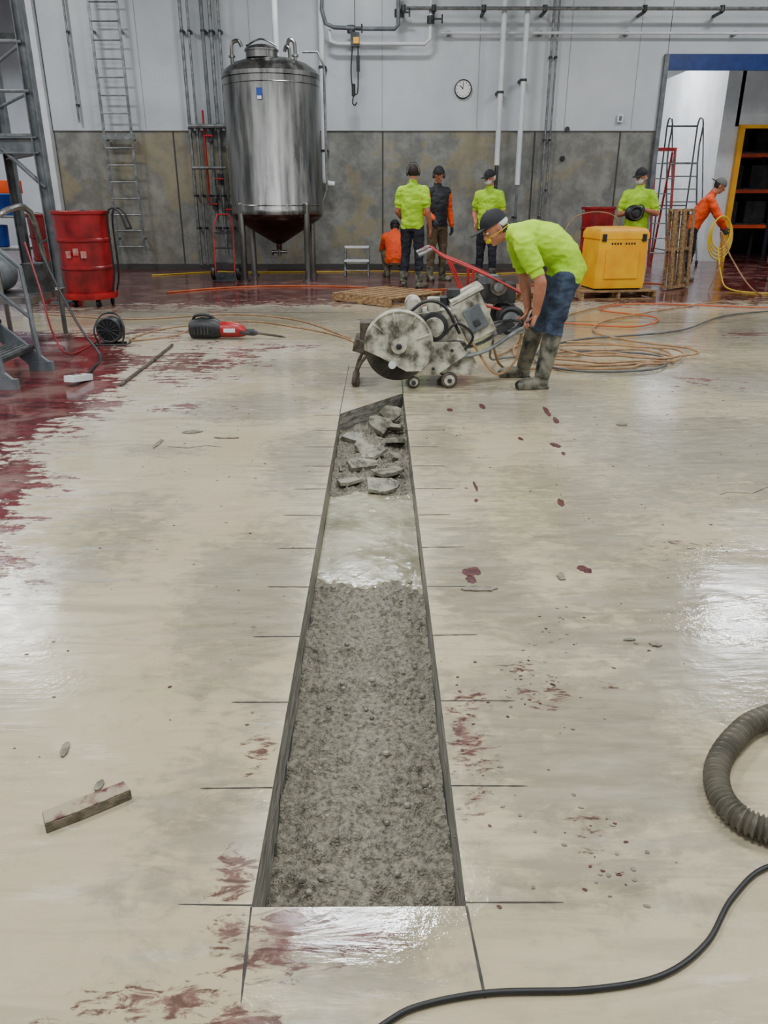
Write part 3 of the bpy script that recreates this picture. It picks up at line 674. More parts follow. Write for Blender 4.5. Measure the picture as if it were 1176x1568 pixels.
jh.tube([J(.02,0,.18),J(.06,0,.24),J(.2,0,.24),J(.27,0,.19)],.016,black,k=4);jh.tube([J(.55,-.05,.08),J(.56,-.16,.09),J(.66,-.18,.09)],.014,black,k=4)
for k in range(5): jh.box(J(.06+.035*k,-.098,.1),(.012,.01,.08),darksteel)
jh.box(J(.42,-.077,.1),(.12,.012,.04),whitep);jh.done('demolition_hammer')
br=B();br.tube([(-2.05,6.12,.014),(-2.06,7.0,.014),(-2.08,7.8,.014)],.014,rust,n=6);br.cyl((-2.05,6.13,.018),(-2.05,6.02,.012),.02,rust,r1=.008);br.done('steel_pry_bar')
gf=B();R=RZ(math.radians(-12))@RX(math.radians(-8));c=V((-2.42,6.15,.045));gf.box(c,(.085,.27,.05),whitep,R)
for k in (-.06,.02): gf.box(c+R@V((0,k,.026)),(.035,.04,.004),black,R)
gf.cyl(c+R@V((0,.12,0)),c+R@V((0,.17,0)),.014,black);gf.done('power_outlet_adapter',bevel=.01)
bk=B();R=RZ(math.radians(32));c=V((-.72,1.475,.0155))
pts=[(-.1,-.024),(-.098,.022),(-.03,.024),(.04,.021),(.098,.023),(.104,-.018),(.05,-.022),(-.02,-.025)]
bk.add(g_prism([c+R@V((a,b_,-.015)) for a,b_ in pts],(0,0,.027)),M('concrete_piece',(84,76,62),(124,114,96),sc=30,rough=.6,bump=.4))
bk.add(g_prism([c+R@V((a*.99,b_*.97,.012)) for a,b_ in pts],(0,0,.004)),M('paint_residue',(150,138,114),(84,36,38),sc=16,rough=.4,lo=.46,hi=.58))
bk.done('broken_concrete_strip',bevel=.002,ang=30)
hs=B();hs.tube([(-.25,.78,.007),(-.1,.86,.007),(.012,.943,.007),(.08,.975,.007),(.21,.998,.007),(.395,1.003,.007),(.543,1.03,.007),(.658,1.10,.007),(.757,1.208,.007),(.876,1.29,.007),(1.05,1.3,.007),(1.5,1.2,.007)],.0058,black,n=10,k=10);hs.done('black_power_cable')
path=cr([(1.9,1.95,.034),(1.4,1.88,.034),(1.10,1.79,.034),(.97,1.70,.034),(.868,1.575,.034),(.838,1.46,.034),(.878,1.385,.034),(.99,1.355,.034),(1.2,1.4,.034),(1.6,1.5,.034)],60)
pp=[path[0]]
for p in path[1:]:
    while (p-pp[-1]).length>=.0028: pp.append(pp[-1]+(p-pp[-1]).normalized()*.0028)
rad=[.0285+.0042*math.sin(i*.0028/.0126*2*math.pi) for i in range(len(pp))]
vh=B();vh.tube(pp,rad,M('grey_hose',(78,74,64),(104,98,84),sc=10,rough=.35),n=20);vh.done('corrugated_vacuum_hose',ang=70)
tan=M('tan_hose',(140,106,72),(170,134,96),sc=10,rough=.5);orc=M('orange_cord',(180,76,24),(200,96,40),sc=5,rough=.5);yc=M('yellow_hose',(196,160,30),(216,184,50),sc=5,rough=.4);rc=M('red_cord',(120,20,24),(140,30,34),rough=.5);gh=M('grey_water_hose',(70,72,72),(96,98,96),rough=.5)
ho=B()
pts=[]
for i in range(46):
    a=i*.42;k=1+.22*math.sin(i*.9)+.1*math.sin(i*2.3);pts.append((1.95+.5*k*math.cos(a)+.01*i,6.85+.42*k*math.sin(a)+.012*i,.02+.012*(i//15)))
ho.tube([(.95,6.5,.25),(1.05,6.55,.05),(1.3,6.6,.02)]+pts+[(3.0,7.6,.02),(2.4,8.3,.02),(2.6,9.2,.02),(3.6,10.2,.02),(4.9,11.2,.02)],.011,tan,k=5)
ho.tube([(1.1,7.2,.02),(1.6,7.9,.02),(2.6,7.7,.02),(2.7,7.1,.02),(2.0,6.7,.03),(1.3,7.0,.02),(1.5,8.2,.02),(2.2,9.6,.02),(3.3,11.0,.02)],.011,tan,k=8)
ho.tube([(.95,6.45,.3),(.98,6.75,.08),(1.2,7.1,.02),(1.9,7.4,.02),(2.6,7.2,.02),(2.4,6.6,.02),(1.7,6.5,.02),(1.4,7.0,.035),(2.0,8.0,.02),(3.3,8.6,.02),(4.5,9.9,.02),(6.5,10.6,.02)],.01,gh,k=8)
ho.tube([(1.3,8.8,.02),(2.0,9.2,.02),(2.9,8.9,.02),(3.4,9.6,.02),(2.9,10.3,.02),(3.6,10.9,.02),(5.2,10.5,.02)],.01,orc,k=8)
ho.done('tangled_water_hoses')
ec=B()
ec.tube([(-1.98,8.3,.1),(-2.2,8.3,.02),(-2.6,8.1,.01),(-2.4,8.9,.01),(-1.6,9.4,.01),(-.9,8.9,.01),(-.4,8.3,.01),(-.15,7.6,.01),(-.1,7.1,.01)],.008,tan,k=8)
ec.tube([(-4.2,10.0,.01),(-3.0,9.6,.01),(-1.9,10.0,.01),(-1.0,9.5,.01),(-.3,8.2,.01)],.008,tan,k=8);ec.done('extension_cord')
ec=B();ec.tube([(-3.3,12.4,.01),(-2.6,13.0,.01),(-1.8,13.3,.01),(-.5,13.2,.01),(.3,12.7,.01),(1.3,12.9,.01),(2.4,13.5,.01),(3.4,13.3,.01),(4.4,13.7,.01),(4.9,13.6,.01)],.011,orc,k=8);ec.done('extension_cord')
ec=B();ec.tube([(-4.3,15.2,.01),(-3.2,15.9,.01),(-2.7,15.8,.01),(-1.2,15.9,.01),(.3,16,.01),(1.6,15.4,.01),(3,15.7,.01)],.011,yc,k=8);ec.done('extension_cord')
ec=B();ec.tube([(-2.42,6.35,.03),(-2.5,6.7,.01),(-2.6,7.2,.02),(-2.85,7.4,.3),(-3.2,7.7,.9),(-3.3,8.1,1.0)],.012,black,k=8);ec.tube([(-3.3,7.6,1.0),(-3.1,7.3,.6),(-3.0,7.2,.2),(-2.9,7.3,.02),(-3.0,8.6,.012),(-3.4,9.7,.012)],.008,rc,k=8);ec.done('power_cord')
yh=B()
for i in range(4): yh.add(g_torus((5.72,13.62,.83-.03*i),.2+.02*i,.012,V((.9,.3,0)),V((.0,.1,1.3)),n=28),yc)
yh.tube([(5.7,13.6,.6),(5.65,13.2,.2),(5.6,12.6,.02),(6.2,12.0,.02),(7.2,11.7,.02),(8,12.2,.02)],.012,yc,k=8)
yh.done('yellow_air_hose')
th=B();th.tube([(4.5,13.9,.02),(4.2,13.9,.6),(3.95,13.9,1.1),(3.3,13.9,1.05),(3.05,13.8,.4),(3.2,13.6,.02)],.011,tan,k=8);th.done('hanging_hose')
th=B();th.tube([(5.2,12.5,.02),(5.3,12.45,.5),(5.2,12.4,.9),(5.4,12.3,.5),(5.8,12.1,.02),(6.6,12.6,.02),(7.4,12.5,.02)],.011,tan,k=8);th.done('hanging_hose')
# ------------------------------------------------------------------ concrete saw
cs=B();Yn=5.93
bladem=M('saw_blade',(46,43,38),(84,80,70),sc=8,rough=.4,metal=.6)
cs.cyl((.14,Yn+.0,.32),(.14,Yn+.012,.32),.25,bladem,n=48)
gc=V((.15,Yn,.345));poly=[]
for i in range(29):
    a=math.radians(-48+ i*(236/28));poly.append(gc+V((.265*math.cos(a),-.035,.265*math.sin(a))))
poly.append(gc+V((-.14,-.035,-.09)));poly.append(gc+V((.06,-.035,-.2)))
cs.add(g_prism(poly,(0,.08,0)),cream)
cs.cyl((.15,Yn-.04,.345),(.15,Yn-.07,.345),.06,cream);cs.cyl((.15,Yn-.07,.345),(.15,Yn-.09,.345),.025,darksteel,n=6)
cs.add(g_torus(gc+V((0,-.036,0)),.255,.009,V((1,0,0)),V((0,0,1)),n=24,a0=math.radians(-45),a1=math.radians(188)),cream)
cs.cyl((.1,Yn-.045,.2),(.1,Yn-.06,.2),.03,whitep)
for a in (20,60,100,140): cs.box(gc+V((.2*math.cos(math.radians(a)),-.04,.2*math.sin(math.radians(a)))),(.12,.012,.014),cream,RY(-math.radians(a)))
cs.add(g_prism([(.2,5.98,.2),(.25,5.98,.13),(.72,5.98,.1),(.78,5.98,.16),(.7,5.98,.3),(.45,5.98,.34),(.22,5.98,.3)],(0,.45,0)),cream)
cs.add(g_prism([(.27,5.94,.12),(.44,5.94,.1),(.68,5.94,.27),(.62,5.94,.36),(.36,5.94,.36)],(0,.04,0)),cream)
for x,z in ((.36,.3),(.56,.3),(.42,.16)): cs.cyl((x,5.94,z),(x,5.925,z),.014,darksteel,n=6)
cs.box((.42,6.2,.46),(.34,.34,.24),cream,RY(math.radians(-8)));cs.cyl((.42,5.98,.47),(.42,6.05,.47),.11,darksteel,n=24);cs.cyl((.42,5.95,.47),(.42,5.99,.47),.075,cream,n=24)
for k in range(6): cs.box((.2,6.2,.36+.03*k),(.1,.26,.012),galv)
cs.cyl((.27,6.05,.61),(.27,6.35,.61),.065,cream,n=20);cs.cyl((.42,6.1,.58),(.42,6.1,.68),.05,cream,n=20);cs.cyl((.52,6.3,.5),(.52,6.3,.66),.07,darksteel,n=20)
cs.tube([(.2,6.0,.55),(.35,5.98,.66),(.5,6.0,.62),(.62,5.98,.42)],.012,black,k=5);cs.tube([(.62,5.97,.25),(.72,5.96,.4),(.6,5.96,.5),(.5,5.96,.42)],.01,black,k=5)
Rb=RY(math.radians(-28))
cs.box((.73,6.2,.53),(.24,.34,.32),cream,Rb);cs.box((.67,6.2,.7),(.27,.36,.03),cream,Rb);cs.box((.74,6.02,.53),(.14,.02,.18),greyp,Rb);cs.box((.75,6.01,.5),(.05,.02,.05),darksteel,Rb)
cs.box((.58,6.2,.7),(.1,.1,.06),darksteel)
for (x,z,r) in ((.55,.065,.065),(.27,.1,.05)):
    for y in (5.96,6.42): cs.add(g_torus((x,y,r),r*.72,r*.28,V((1,0,0)),V((0,0,1)),n=20),rust);cs.cyl((x,y-.022,r),(x,y+.022,r),r*.66,cream,n=20);cs.cyl((x,y-.03,r),(x,y+.03,r),.018,darksteel)
    cs.cyl((x,5.96,r),(x,6.42,r),.014,darksteel)
cs.box((.27,5.97,.14),(.06,.03,.1),cream);cs.box((.27,6.41,.14),(.06,.03,.1),cream);cs.box((.55,6.2,.1),(.08,.4,.06),cream)
for y in (5.96,6.30): cs.tube([(.62,y,.24),(.84,y,.3),(1.05,y,.44),(1.148,y,.48)],.016,galv,k=4)
cs.cyl((1.146,5.82,.482),(1.146,6.40,.482),.0155,black,n=14)
cs.tube([(.7,6.05,.42),(.92,6.05,.5),(1.1,6.1,.5)],.01,darksteel,k=4);cs.box((.98,6.12,.46),(.14,.1,.07),darksteel,RY(math.radians(-30)))
cs.tube([(.72,6.0,.35),(.9,5.95,.12),(1.05,5.97,.2),(1.1,6.0,.42)],.01,tan,k=6)
for y in (6.0,6.35): cs.tube([(.22,y,.25),(.0,y,.3),(-.14,y,.2),(-.2,y,.03)],.014,rust,k=3)
cs.cyl((-.19,6.0,.035),(-.19,6.35,.035),.03,rust);cs.box((-.12,6.2,.3),(.16,.3,.1),rust,RY(.3));cs.box((-.1,6.18,.42),(.1,.2,.14),rust)
cs.done('walk_behind_concrete_saw',bevel=.004)
rc_=B();y=8.5
for dy in (0,.5):
    rc_.tube([(.42,y+dy,.82),(.56,y+dy,.88),(.7,y+dy,.8),(1.15,y+dy,.62),(1.6,y+dy,.4)],.015,redp,k=4);rc_.tube([(.42,y+dy,.82),(.56,y+dy,.88)],.02,galv)
    rc_.tube([(.75,y+dy,.78),(.95,y+dy,.35),(1.5,y+dy,.22)],.015,redp);rc_.tube([(1.0,y+dy,.68),(1.0,y+dy,.02)],.015,redp)
    rc_.add(g_torus((1.42,y+dy-.04,.16),.12,.035,V((1,0,0)),V((0,0,1))),black);rc_.cyl((1.42,y+dy-.06,.16),(1.42,y+dy-.02,.16),.09,greyp)
for x,z in ((.7,.8),(1.15,.62),(1.5,.44),(.95,.35)): rc_.cyl((x,y,z),(x,y+.5,z),.014,redp)
rc_.cyl((1.42,y-.1,.16),(1.42,y+.56,.16),.014,darksteel);rc_.box((1.3,y+.25,.42),(.36,.34,.2),darksteel);rc_.cyl((1.28,y+.06,.5),(1.28,y+.0,.5),.09,rust,n=24);rc_.cyl((1.28,y+.0,.5),(1.28,y-.01,.5),.05,galv,n=24);rc_.box((1.2,y+.25,.56),(.2,.26,.08),greyp)
rc_.done('wheeled_power_trowel_cart')
# ------------------------------------------------------------------ people
skin=M('skin',(160,100,74),(182,122,94),sc=6,rough=.5);hivis=M('hi_vis_shirt',(150,200,14),(182,224,40),sc=5,rough=.75,bump=.5,bs=9)
orsh=M('orange_shirt',(214,62,4),(236,84,14),sc=5,rough=.75,bump=.5,bs=9);jeans=M('jeans',(26,38,58),(60,76,98),sc=7,rough=.8,bump=.4,bs=10)
navy=M('dark_trousers',(18,20,28),(38,40,50),sc=6,rough=.8,bump=.4,bs=10);tanp=M('tan_trousers',(80,66,48),(112,94,70),sc=6,rough=.8,bump=.4,bs=10)
boot=M('muddy_boots',(34,38,34),(122,118,102),sc=9,rough=.3,r2=.7,hi=.58);hair=M('hair_brown',(38,26,20),rough=.7);capb=M('black_cap',(14,15,20),(26,26,32),rough=.75)
netw=M('white_hairnet',(196,196,194),(216,216,214),rough=.7);glove=M('glove',(36,40,46),(62,68,72),rough=.6);eyew=M('eye_white',(210,210,206),rough=.2);eyeb=M('eye_dark',(30,22,18),rough=.15);lip=M('lips',(136,72,62),rough=.5)
muff=M('ear_muff',(52,54,56),(72,74,76),rough=.4);yelm=M('respirator_yellow',(210,186,10),rough=.45);vest=M('dark_vest',(24,26,34),(40,42,50),rough=.7)
def hand_geo(b,W,d,n,s,curl,mat,k=1.):
    W=V(W);d=V(d).normalized();n=(V(n)-d*V(n).dot(d)).normalized();s=(V(s)-d*V(s).dot(d)-n*V(s).dot(n)).normalized()
    b.add(g_loft([(W-d*.02*k,s*.026*k,n*.021*k),(W+d*.02*k,s*.031*k,n*.019*k),(W+d*.05*k,s*.04*k,n*.016*k),(W+d*.085*k,s*.041*k,n*.013*k),(W+d*.095*k,s*.034*k,n*.009*k)],14),mat)
    for off,ln,o2 in ((.031,.072,.082),(.0105,.08,.088),(-.0105,.075,.085),(-.030,.058,.078)):
        p=W+d*o2*k+s*off*k;pts=[p-d*.012*k,p];a=0
        for fr_,ca in ((.45,.62),(.31,1.0),(.24,.75)):
            a+=ca*curl;dd=d*math.cos(a)+n*math.sin(a);p=p+dd*ln*fr_*k;pts.append(p)
        b.add(g_tube(cr(pts,3),[.0092*k*(1-.25*i/12) for i in range(13)],8),mat)
        b.add(g_sph(pts[-1],.0068*k,8,6),mat)
    p=W+d*.022*k+s*.03*k;pts=[p-s*.012*k,p];t=(d*.65+s*.75+n*.25*min(1,curl)).normalized()
    for q,ln in ((0,.038),(1,.032),(2,.024)):
        dd=(t+(d*.35-s*.35+n*.5*curl)*q*.8).normalized();p=p+dd*ln*k;pts.append(p)
    b.add(g_tube(cr(pts,3),[.0125*k*(1-.3*i/12) for i in range(13)],8),mat);b.add(g_sph(pts[-1],.0085*k,8,6),mat)
def person(name,J,o,vox=.011):
    G=B();lab=[];dm=skin
    k=o.get('k',1.)
    shirt=o['shirt'];pants=o['pants'];bt=o.get('boots',boot);armm=o.get('sleeve',shirt);lng=o.get('long',False)
    lat=V(J['lat']).normalized()
    sp=[(V(p),rx*k,ry*k) for p,rx,ry in J['spine']]
    rings=[]
    for i,(p,rx,ry) in enumerate(sp):
        t=(sp[min(i+1,len(sp)-1)][0]-sp[max(i-1,0)][0]).normalized();l=(lat-t*lat.dot(t)).normalized();dp=t.cross(l)
        rings.append((p,l*rx,dp*ry))
    G.add(g_loft(rings,20),dm)
    def lseg(a,b_,r,m): lab.append((V(a),V(b_),r,m))
    for i in range(len(sp)-1):
        a,b_=sp[i],sp[i+1];m_=pants if i==0 else shirt
        r=(a[2]+b_[2])/2
        w0=max(0,a[1]-a[2]);w1=max(0,b_[1]-b_[2])
        for s_ in (-1,0,1):
            if i==len(sp)-2 and s_: continue
            lseg(a[0]+lat*w0*s_,b_[0]+lat*w1*s_,r,m_)
    hc=V(J['head']);hf=V(J['face']).normalized();hu=V(J.get('hup',(0,0,1)));hu=(hu-hf*hu.dot(hf)).normalized();hl=hf.cross(hu).normalized()
    nb=sp[-1][0]
    G.add(g_cyl(nb-(hc-nb).normalized()*.04,hc-hu*.03-hf*.015,.062*k,.056*k),dm);G.add(g_cyl(nb,hc-hu*.05,.06*k,.055*k),dm)
    lseg(nb+(hc-nb)*.15,hc-hu*.05,.056*k,skin);lseg(hc-hu*.02,hc+hu*.02,.1*k,skin)
    G.add(g_ell(hc+hu*.02*k-hf*.008*k,hl*.078*k,hf*.098*k,hu*.1*k,20,14),dm)
    G.add(g_ell(hc-hu*.045*k+hf*.022*k,hl*.058*k,hf*.07*k,hu*.068*k,16,12),dm)
    G.add(g_ell(hc-hu*.092*k+hf*.062*k,hl*.026*k,hf*.022*k,hu*.02*k,10,8),dm)
    G.add(g_cyl(hc+hu*.012*k+hf*.086*k,hc-hu*.028*k+hf*.108*k,.009*k,.016*k,10),dm);G.add(g_sph(hc-hu*.028*k+hf*.104*k,.0155*k),dm)
    G.add(g_ell(hc+hu*.022*k+hf*.082*k,hl*.05*k,hf*.014*k,hu*.01*k,12,8),dm)
    for s_ in (-1,1): G.add(g_ell(hc-hu*.015*k-hf*.005*k+hl*s_*.08*k,hl*.012*k,hf*.02*k,hu*.032*k,10,8),dm)
    ex=B()
    for S in 'LR':
        sh,el,wr=[V(J[x+S]) for x in('sh','el','wr')]
        G.add(g_sph(sh,.072*k),dm);G.add(g_cyl(sp[-2][0],sh,.06*k,.068*k),dm)
        lseg(sp[-2][0],sh,.066*k,shirt)
        if lng:
            G.add(g_cyl(sh,el,.07*k,.056*k),dm);G.add(g_sph(el,.056*k),dm);G.add(g_cyl(el,el.lerp(wr,.93),.055*k,.042*k),dm);G.add(g_cyl(el,wr,.04*k,.029*k),dm)
            lseg(sh,el,.062*k,armm);lseg(el,el.lerp(wr,.9),.05*k,armm);lseg(el.lerp(wr,.95),wr,.03*k,skin)
        else:
            ms=sh.lerp(el,.68);G.add(g_cyl(sh,ms,.074*k,.07*k),dm);G.add(g_cyl(sh,el,.056*k,.045*k),dm);G.add(g_sph(el,.045*k),dm)
            f1=el.lerp(wr,.3);G.add(g_cyl(el,f1,.044*k,.047*k),dm);G.add(g_cyl(f1,wr,.047*k,.03*k),dm)
            lseg(sh,ms,.07*k,shirt);lseg(ms.lerp(el,.12),el,.048*k,skin);lseg(el,wr,.04*k,skin)
        G.add(g_sph(wr,.029*k),dm)
        hp_,kn,an=[V(J[x+S]) for x in('hip','kn','an')]
        G.add(g_sph(hp_,.1*k),dm);md=hp_.lerp(kn,.5);G.add(g_cyl(hp_,md,.1*k,.086*k),dm);G.add(g_cyl(md,kn,.086*k,.068*k),dm);G.add(g_sph(kn,.068*k),dm)
        cf=kn.lerp(an,.3);G.add(g_cyl(kn,cf,.067*k,.068*k),dm);G.add(g_cyl(cf,an,.068*k,.056*k),dm)
        td=V(J['toe'+S]).normalized();up=V((0,0,1));ls=td.cross(up)
        bh=o.get('booth',.35);b0=an.lerp(kn,bh)
        G.add(g_cyl(an,b0,.06*k,.076*k if bh>.5 else .068*k),dm)
        gz=J.get('ground',0)
        an0=V((an.x,an.y,gz))
        G.add(g_ell(an0+td*.0*k+up*.05*k,ls*.046*k,td*.06*k,up*.055*k),dm)
        G.add(g_ell(an0+td*.09*k+up*.04*k,ls*.047*k,td*.12*k,up*.05*k,18,12),dm)
        G.add(g_ell(an0+td*.15*k+up*.035*k,ls*.052*k,td*.065*k,up*.042*k),dm)
        G.add(g_box(an0+td*.07*k+up*.012,(.085*k,.25*k,.024),Matrix((ls,td,up)).transposed()),dm)
        lseg(hp_,kn,.088*k,pants);lseg(kn,an.lerp(kn,bh+.08),.067*k,pants);lseg(an,b0,.062*k,bt);lseg(an0+up*.04,an0+td*.16*k+up*.04,.05*k,bt)
        h=J['hand'+S];hand_geo(ex,wr,h[0],h[1],h[2],h[3],o.get('glove',skin),k)
    tm=bpy.data.meshes.new('tmp');tm.from_pydata(G.v,[],G.f)
    bm=bmesh.new();bm.from_mesh(tm);bmesh.ops.recalc_face_normals(bm,faces=bm.faces);bm.to_mesh(tm);bm.free()
    to=bpy.data.objects.new('tmp',tm);scene.collection.objects.link(to)
    md=to.modifiers.new('r','REMESH');md.mode='VOXEL';md.voxel_size=vox
    md=to.modifiers.new('s','SMOOTH');md.factor=.5;md.iterations=max(2,int(.035/vox))
    dg=bpy.context.evaluated_depsgraph_get();ev=to.evaluated_get(dg);em=ev.to_mesh()
    nv=len(em.vertices);vv=np.empty(nv*3);em.vertices.foreach_get('co',vv);vv=vv.reshape(-1,3)
    nn=np.empty(nv*3);em.vertices.foreach_get('normal',nn);nn=nn.reshape(-1,3)
    polys=[tuple(p.vertices) for p in em.polygons]
    pc=np.array([vv[list(p)].mean(0) for p in polys])
    ev.to_mesh_clear();bpy.data.objects.remove(to);bpy.data.meshes.remove(tm)
    def classify(P):
        best=np.full(len(P),1e9);idx=np.zeros(len(P),int)
        for q,(a,b_,r,m_) in enumerate(lab):
            a_=np.array(a);e=np.array(b_)-a_;w_=P-a_;t=np.clip((w_@e)/max(e@e,1e-9),0,1);d=np.linalg.norm(w_-t[:,None]*e,axis=1)-r
            u=d<best;best=np.where(u,d,best);idx=np.where(u,q,idx)
        return idx
    vi=classify(vv);cloth=np.array([m_ not in (skin,) and m_ is not bt for _,_,_,m_ in lab])
    for i in range(nv):
        if cloth[vi[i]]:
            q=V(vv[i]);f_=noise.noise(V((q.x*9,q.y*9,q.z*16)))*.012+(1-abs(noise.noise(V((q.x*14,q.y*14,q.z*22))))*2)*.006
            vv[i]+=nn[i]*f_
    gz=J.get('ground',0);vv[:,2]=np.maximum(vv[:,2],gz+.001)
    fi=classify(pc);R_=B();R_.v=[tuple(x) for x in vv];R_.f=polys
    ml=[m_ for _,_,_,m_ in lab];R_.mats=list(dict.fromkeys(ml));mp={m_:i for i,m_ in enumerate(R_.mats)}
    hcn=np.array(hc);rel=pc-hcn
    hsel=np.array([ml[q] is skin for q in fi])&(np.linalg.norm(rel,axis=1)<.17)
    F_=rel@np.array(hf);U_=rel@np.array(hu)
    hairm=hsel&((F_<-.015*k)&(U_>-.06*k)|(U_>.065*k))
    R_.mats.append(o.get('hair',hair));hi_=len(R_.mats)-1
    R_.mi=[hi_ if hairm[i] else mp[ml[fi[i]]] for i in range(len(polys))]
    o2=len(R_.v)
    for m_ in ex.mats:
        if m_ not in R_.mats: R_.mats.append(m_)
    R_.v+=ex.v;R_.f+=[tuple(i+o2 for i in f) for f in ex.f];R_.mi+=[R_.mats.index(ex.mats[i]) for i in ex.mi]
    for s_ in (-1,1):
        e=hc+hf*.084*k+hl*s_*.031*k+hu*.002*k
        R_.add(g_ell(e,hl*.014*k,hf*.012*k,hu*.008*k,10,8),eyew);R_.add(g_sph(e+hf*.0085*k,.0055*k,8,6),eyeb)
        R_.add(g_ell(e+hu*.018*k+hf*.008*k,hl*.018*k,hf*.006*k,hu*.004*k,8,6),o.get('hair',hair))
    mk_=o.get('mask')
    if not mk_: R_.add(g_ell(hc-hu*.062*k+hf*.085*k,hl*.025*k,hf*.012*k,hu*.007*k,10,6),lip)
    else:
        s=o.get('masks',1.)
        R_.add(g_ell(hc-hu*.05*k+hf*(.118-.066*s)*k,hl*.06*s*k,hf*.065*s*k,hu*.048*s*k,16,10),mk_)
        R_.add(g_torus(hc-hu*.03*k,.088*k,.003,hl,hf*1.05,n=24,m=6),mk_)
    if o.get('net'):
        nf=o.get('netf',1.)
        R_.add(g_ell(hc-hf*.03*k-hu*.0*k+hu*.03*(1-nf),hl*.084*k,hf*.082*k,hu*.075*k*nf,18,12),netw)
    cp=o.get('cap')
    if cp:
        fd=-1 if o.get('capback') else 1
        cl=.02 if o.get('net') else .035
        vs,fs=g_ell(hc+hu*.03*k-hf*.008*k,hl*.09*k,hf*.11*k,hu*.105*k,24,16)
        keep=[f for f in fs if sum((V(vs[i])-hc).dot(hu) for i in f)/len(f)>cl*k]
        R_.add((vs,keep),cp);R_.add(g_ell(hc+hu*.036*k-hf*.006*k,hl*.089*k,hf*.108*k,hu*.008*k,24,6),cp)
        R_.add(g_ell(hc+hu*.042*k+hf*fd*.12*k,hl*.072*k,hf*.075*k,hu*.007*k,18,6),cp);R_.add(g_sph(hc+hu*.134*k-hf*.008*k,.007*k),cp)
    if o.get('muff'):
        for s_ in (-1,1): 
            e=hc-hu*.012*k+hl*s_*.088*k;R_.add(g_ell(e,hl*.02*k,hf*.035*k,hu*.042*k,14,8),muff)
        R_.add(g_torus(hc-hu*.01*k,.11*k,.007,hl*.93,hu*1.42,n=20,m=6,a0=0,a1=math.pi),muff)
    return R_.done(name,ang=180)
def stand(x,y,rot,k=1.,**kw):
    R=RZ(rot);T=lambda p:V((x,y,0))+R@(V(p)*k)
    ln=kw.get('lean',0);ls=kw.get('side',0)
    def up(p):
        p=V(p);z=p.z-.95
        return V((p.x,p.y,.95)) if z<=0 else V((p.x+math.sin(ls)*z,p.y*math.cos(ln)-math.sin(ln)*z,.95+z*math.cos(ln)*math.cos(ls)))
    J={'lat':R@V((1,0,0))}
    spn=[((0,0,.83),.14,.105),((0,.0,.93),.176,.128),((0,0,1.08),.172,.125),((0,-.0,1.24),.188,.13),((0,0,1.37),.192,.12),((0,.012,1.455),.14,.08),((0,.015,1.52),.062,.062)]
    J['spine']=[(T(up(p)) if p[2]>.95 else T(p),a,b_) for p,a,b_ in spn]
    hd=kw.get('headdir',(0,-1,-.1));J['head']=T(up((0,-.01,1.675))+V(kw.get('hoff',(0,0,0))));J['face']=R@V(hd)
    for S,s in (('L',1),('R',-1)):
        J['sh'+S]=T(up((s*.18,0,1.42)))
        J['el'+S]=T(kw.get('el'+S,(s*.25,.03,1.13)));J['wr'+S]=T(kw.get('wr'+S,(s*.26,-.05,.88)))
        J['hip'+S]=T((s*.09,0,.9));J['kn'+S]=T(kw.get('kn'+S,(s*.11,-.02,.5)));J['an'+S]=T(kw.get('an'+S,(s*.13,.02,.09)))
        J['toe'+S]=R@V(kw.get('toe'+S,(s*.25,-1,0)))
        h=kw.get('hand'+S,((0,-.1,-1),(-s,0,0),(0,-1,0),.5));J['hand'+S]=(R@V(h[0]),R@V(h[1]),R@V(h[2]),h[3])
    return J
H={'lat':V((0,1,0)),
 'spine':[((1.40,6.1,.76),.14,.11),((1.43,6.1,.87),.172,.14),((1.38,6.1,.99),.175,.135),((1.26,6.1,1.08),.19,.14),((1.12,6.1,1.12),.195,.125),((1.03,6.1,1.135),.14,.085),((.97,6.1,1.15),.065,.062)],
 'head':(.865,6.09,1.18),'face':(-.80,-.24,-.52),'hup':(-.5,0,.85),
 'shL':(1.06,5.92,1.08),'elL':(1.19,5.86,.81),'wrL':(1.185,5.93,.575),'handL':((-.25,0,-.97),(-1,0,.2),(0,1,0),1.1),
 'shR':(1.06,6.28,1.08),'elR':(1.15,6.33,.81),'wrR':(1.185,6.27,.575),'handR':((-.25,0,-.97),(-1,0,.2),(0,-1,0),1.1),
 'hipL':(1.40,6.01,.84),'knL':(1.345,5.98,.48),'anL':(1.27,5.95,.09),'toeL':(-1,-.15,0),
 'hipR':(1.40,6.19,.84),'knR':(1.27,6.27,.48),'anR':(1.20,6.36,.09),'toeR':(-1,.05,0)}
person('worker_operating_saw',H,dict(shirt=hivis,pants=jeans,booth=.85,net=True,netf=.62,cap=capb,mask=yelm,masks=.5,k=1.0),.0075)
pi=math.pi
person('worker_standing',stand(.54,13.2,pi-.35,1.04,headdir=(.3,-1,-.15),elL=(.24,.02,1.13),wrL=(.2,-.2,.98),elR=(-.25,.03,1.13),wrR=(-.26,-.1,.88)),dict(shirt=hivis,pants=navy,muff=True,cap=None,hair=hair,k=1.04))
person('worker_standing',stand(1.02,14.3,.5,1.03,headdir=(-.6,-1,-.1),wrR=(-.2,-.22,1.0)),dict(shirt=vest,sleeve=orsh,long=True,pants=tanp,cap=capb,muff=True,k=1.03,glove=glove))
person('worker_standing',stand(1.86,14.0,-.5,1.0,headdir=(-.3,-1,-.3),elR=(-.27,.04,1.13),wrR=(-.15,-.18,.98),elL=(.27,.02,1.13),wrL=(.14,-.2,.95)),dict(shirt=hivis,pants=navy,cap=capb,net=True,mask=netw,k=1.))
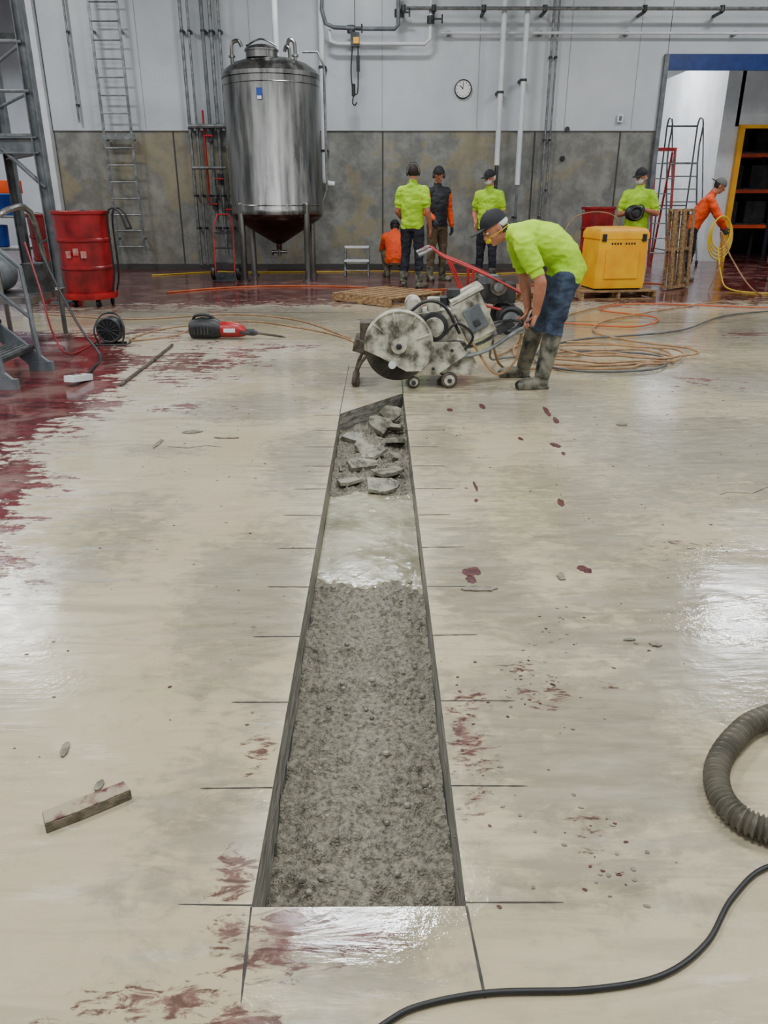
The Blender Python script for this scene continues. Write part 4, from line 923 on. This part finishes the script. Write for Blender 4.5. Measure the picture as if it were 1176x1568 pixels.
D_=stand(4.08,13.0,-.35,1.0,headdir=(-.5,-1,-.35),elR=(-.27,-.0,1.13),wrR=(-.16,-.26,1.15),elL=(.29,.0,1.14),wrL=(.12,-.28,1.2),handR=((.4,-.8,0),(.6,.3,0),(0,0,1),.9),handL=((-.5,-.8,0),(-.6,.3,0),(0,0,1),.9))
person('worker_standing',D_,dict(shirt=hivis,pants=navy,cap=capb,mask=netw,k=1.,glove=glove))
mk=B();c=(D_['wrL']+D_['wrR'])/2+V((-.04,-.1,-.02))
mk.add(g_ell(c,V((.15,0,0)),V((0,.1,0)),V((0,0,.12)),20,12),black);mk.add(g_torus(c+V((0,-.09,0)),.09,.015,V((1,0,0)),V((0,0,1))),darksteel);mk.add(g_ell(c+V((0,-.08,0)),V((.08,0,0)),V((0,.03,0)),V((0,0,.07)),16,8),darksteel);mk.done('protective_face_mask')
E_=stand(5.4,14.1,pi/2-.25,.98,lean=.5,headdir=(0,-1,-.5),elL=(.22,-.42,1.1),wrL=(.12,-.5,.93),elR=(-.24,-.4,1.08),wrR=(-.12,-.52,.9),knL=(.12,-.06,.5),knR=(-.12,.02,.5),anR=(-.13,.12,.09),handL=((0,-.5,-.8),(-1,0,0),(0,-1,.2),1.2),handR=((0,-.5,-.8),(1,0,0),(0,-1,.2),1.2))
person('worker_holding_hose',E_,dict(shirt=orsh,long=True,pants=navy,cap=M('grey_cap',(96,96,94),rough=.8),capback=True,k=.98,glove=glove))
Cq=V((.3,14.9,0))
Q={'lat':V((1,0,0)),'spine':[(Cq+V((0,-.02,.22)),.14,.11),(Cq+V((0,-.02,.32)),.18,.14),(Cq+V((0,.03,.45)),.175,.135),(Cq+V((0,.12,.58)),.19,.135),(Cq+V((0,.22,.68)),.19,.12),(Cq+V((0,.29,.74)),.14,.08),(Cq+V((0,.34,.78)),.062,.062)],
 'head':Cq+V((0,.42,.86)),'face':(0,1,-.5)}
for S,s in (('L',-1),('R',1)):
    Q.update({'sh'+S:Cq+V((s*.18,.24,.69)),'el'+S:Cq+V((s*.24,.42,.46)),'wr'+S:Cq+V((s*.12,.58,.35)),'hand'+S:((0,.6,-.8),(-s,0,0),(0,1,0),.7),'hip'+S:Cq+V((s*.1,0,.28)),'kn'+S:Cq+V((s*.2,.4,.42)),'an'+S:Cq+V((s*.14,.12,.09)),'toe'+S:(s*.2,1,0)})
person('worker_crouching',Q,dict(shirt=orsh,long=True,pants=tanp,cap=capb,k=1.))
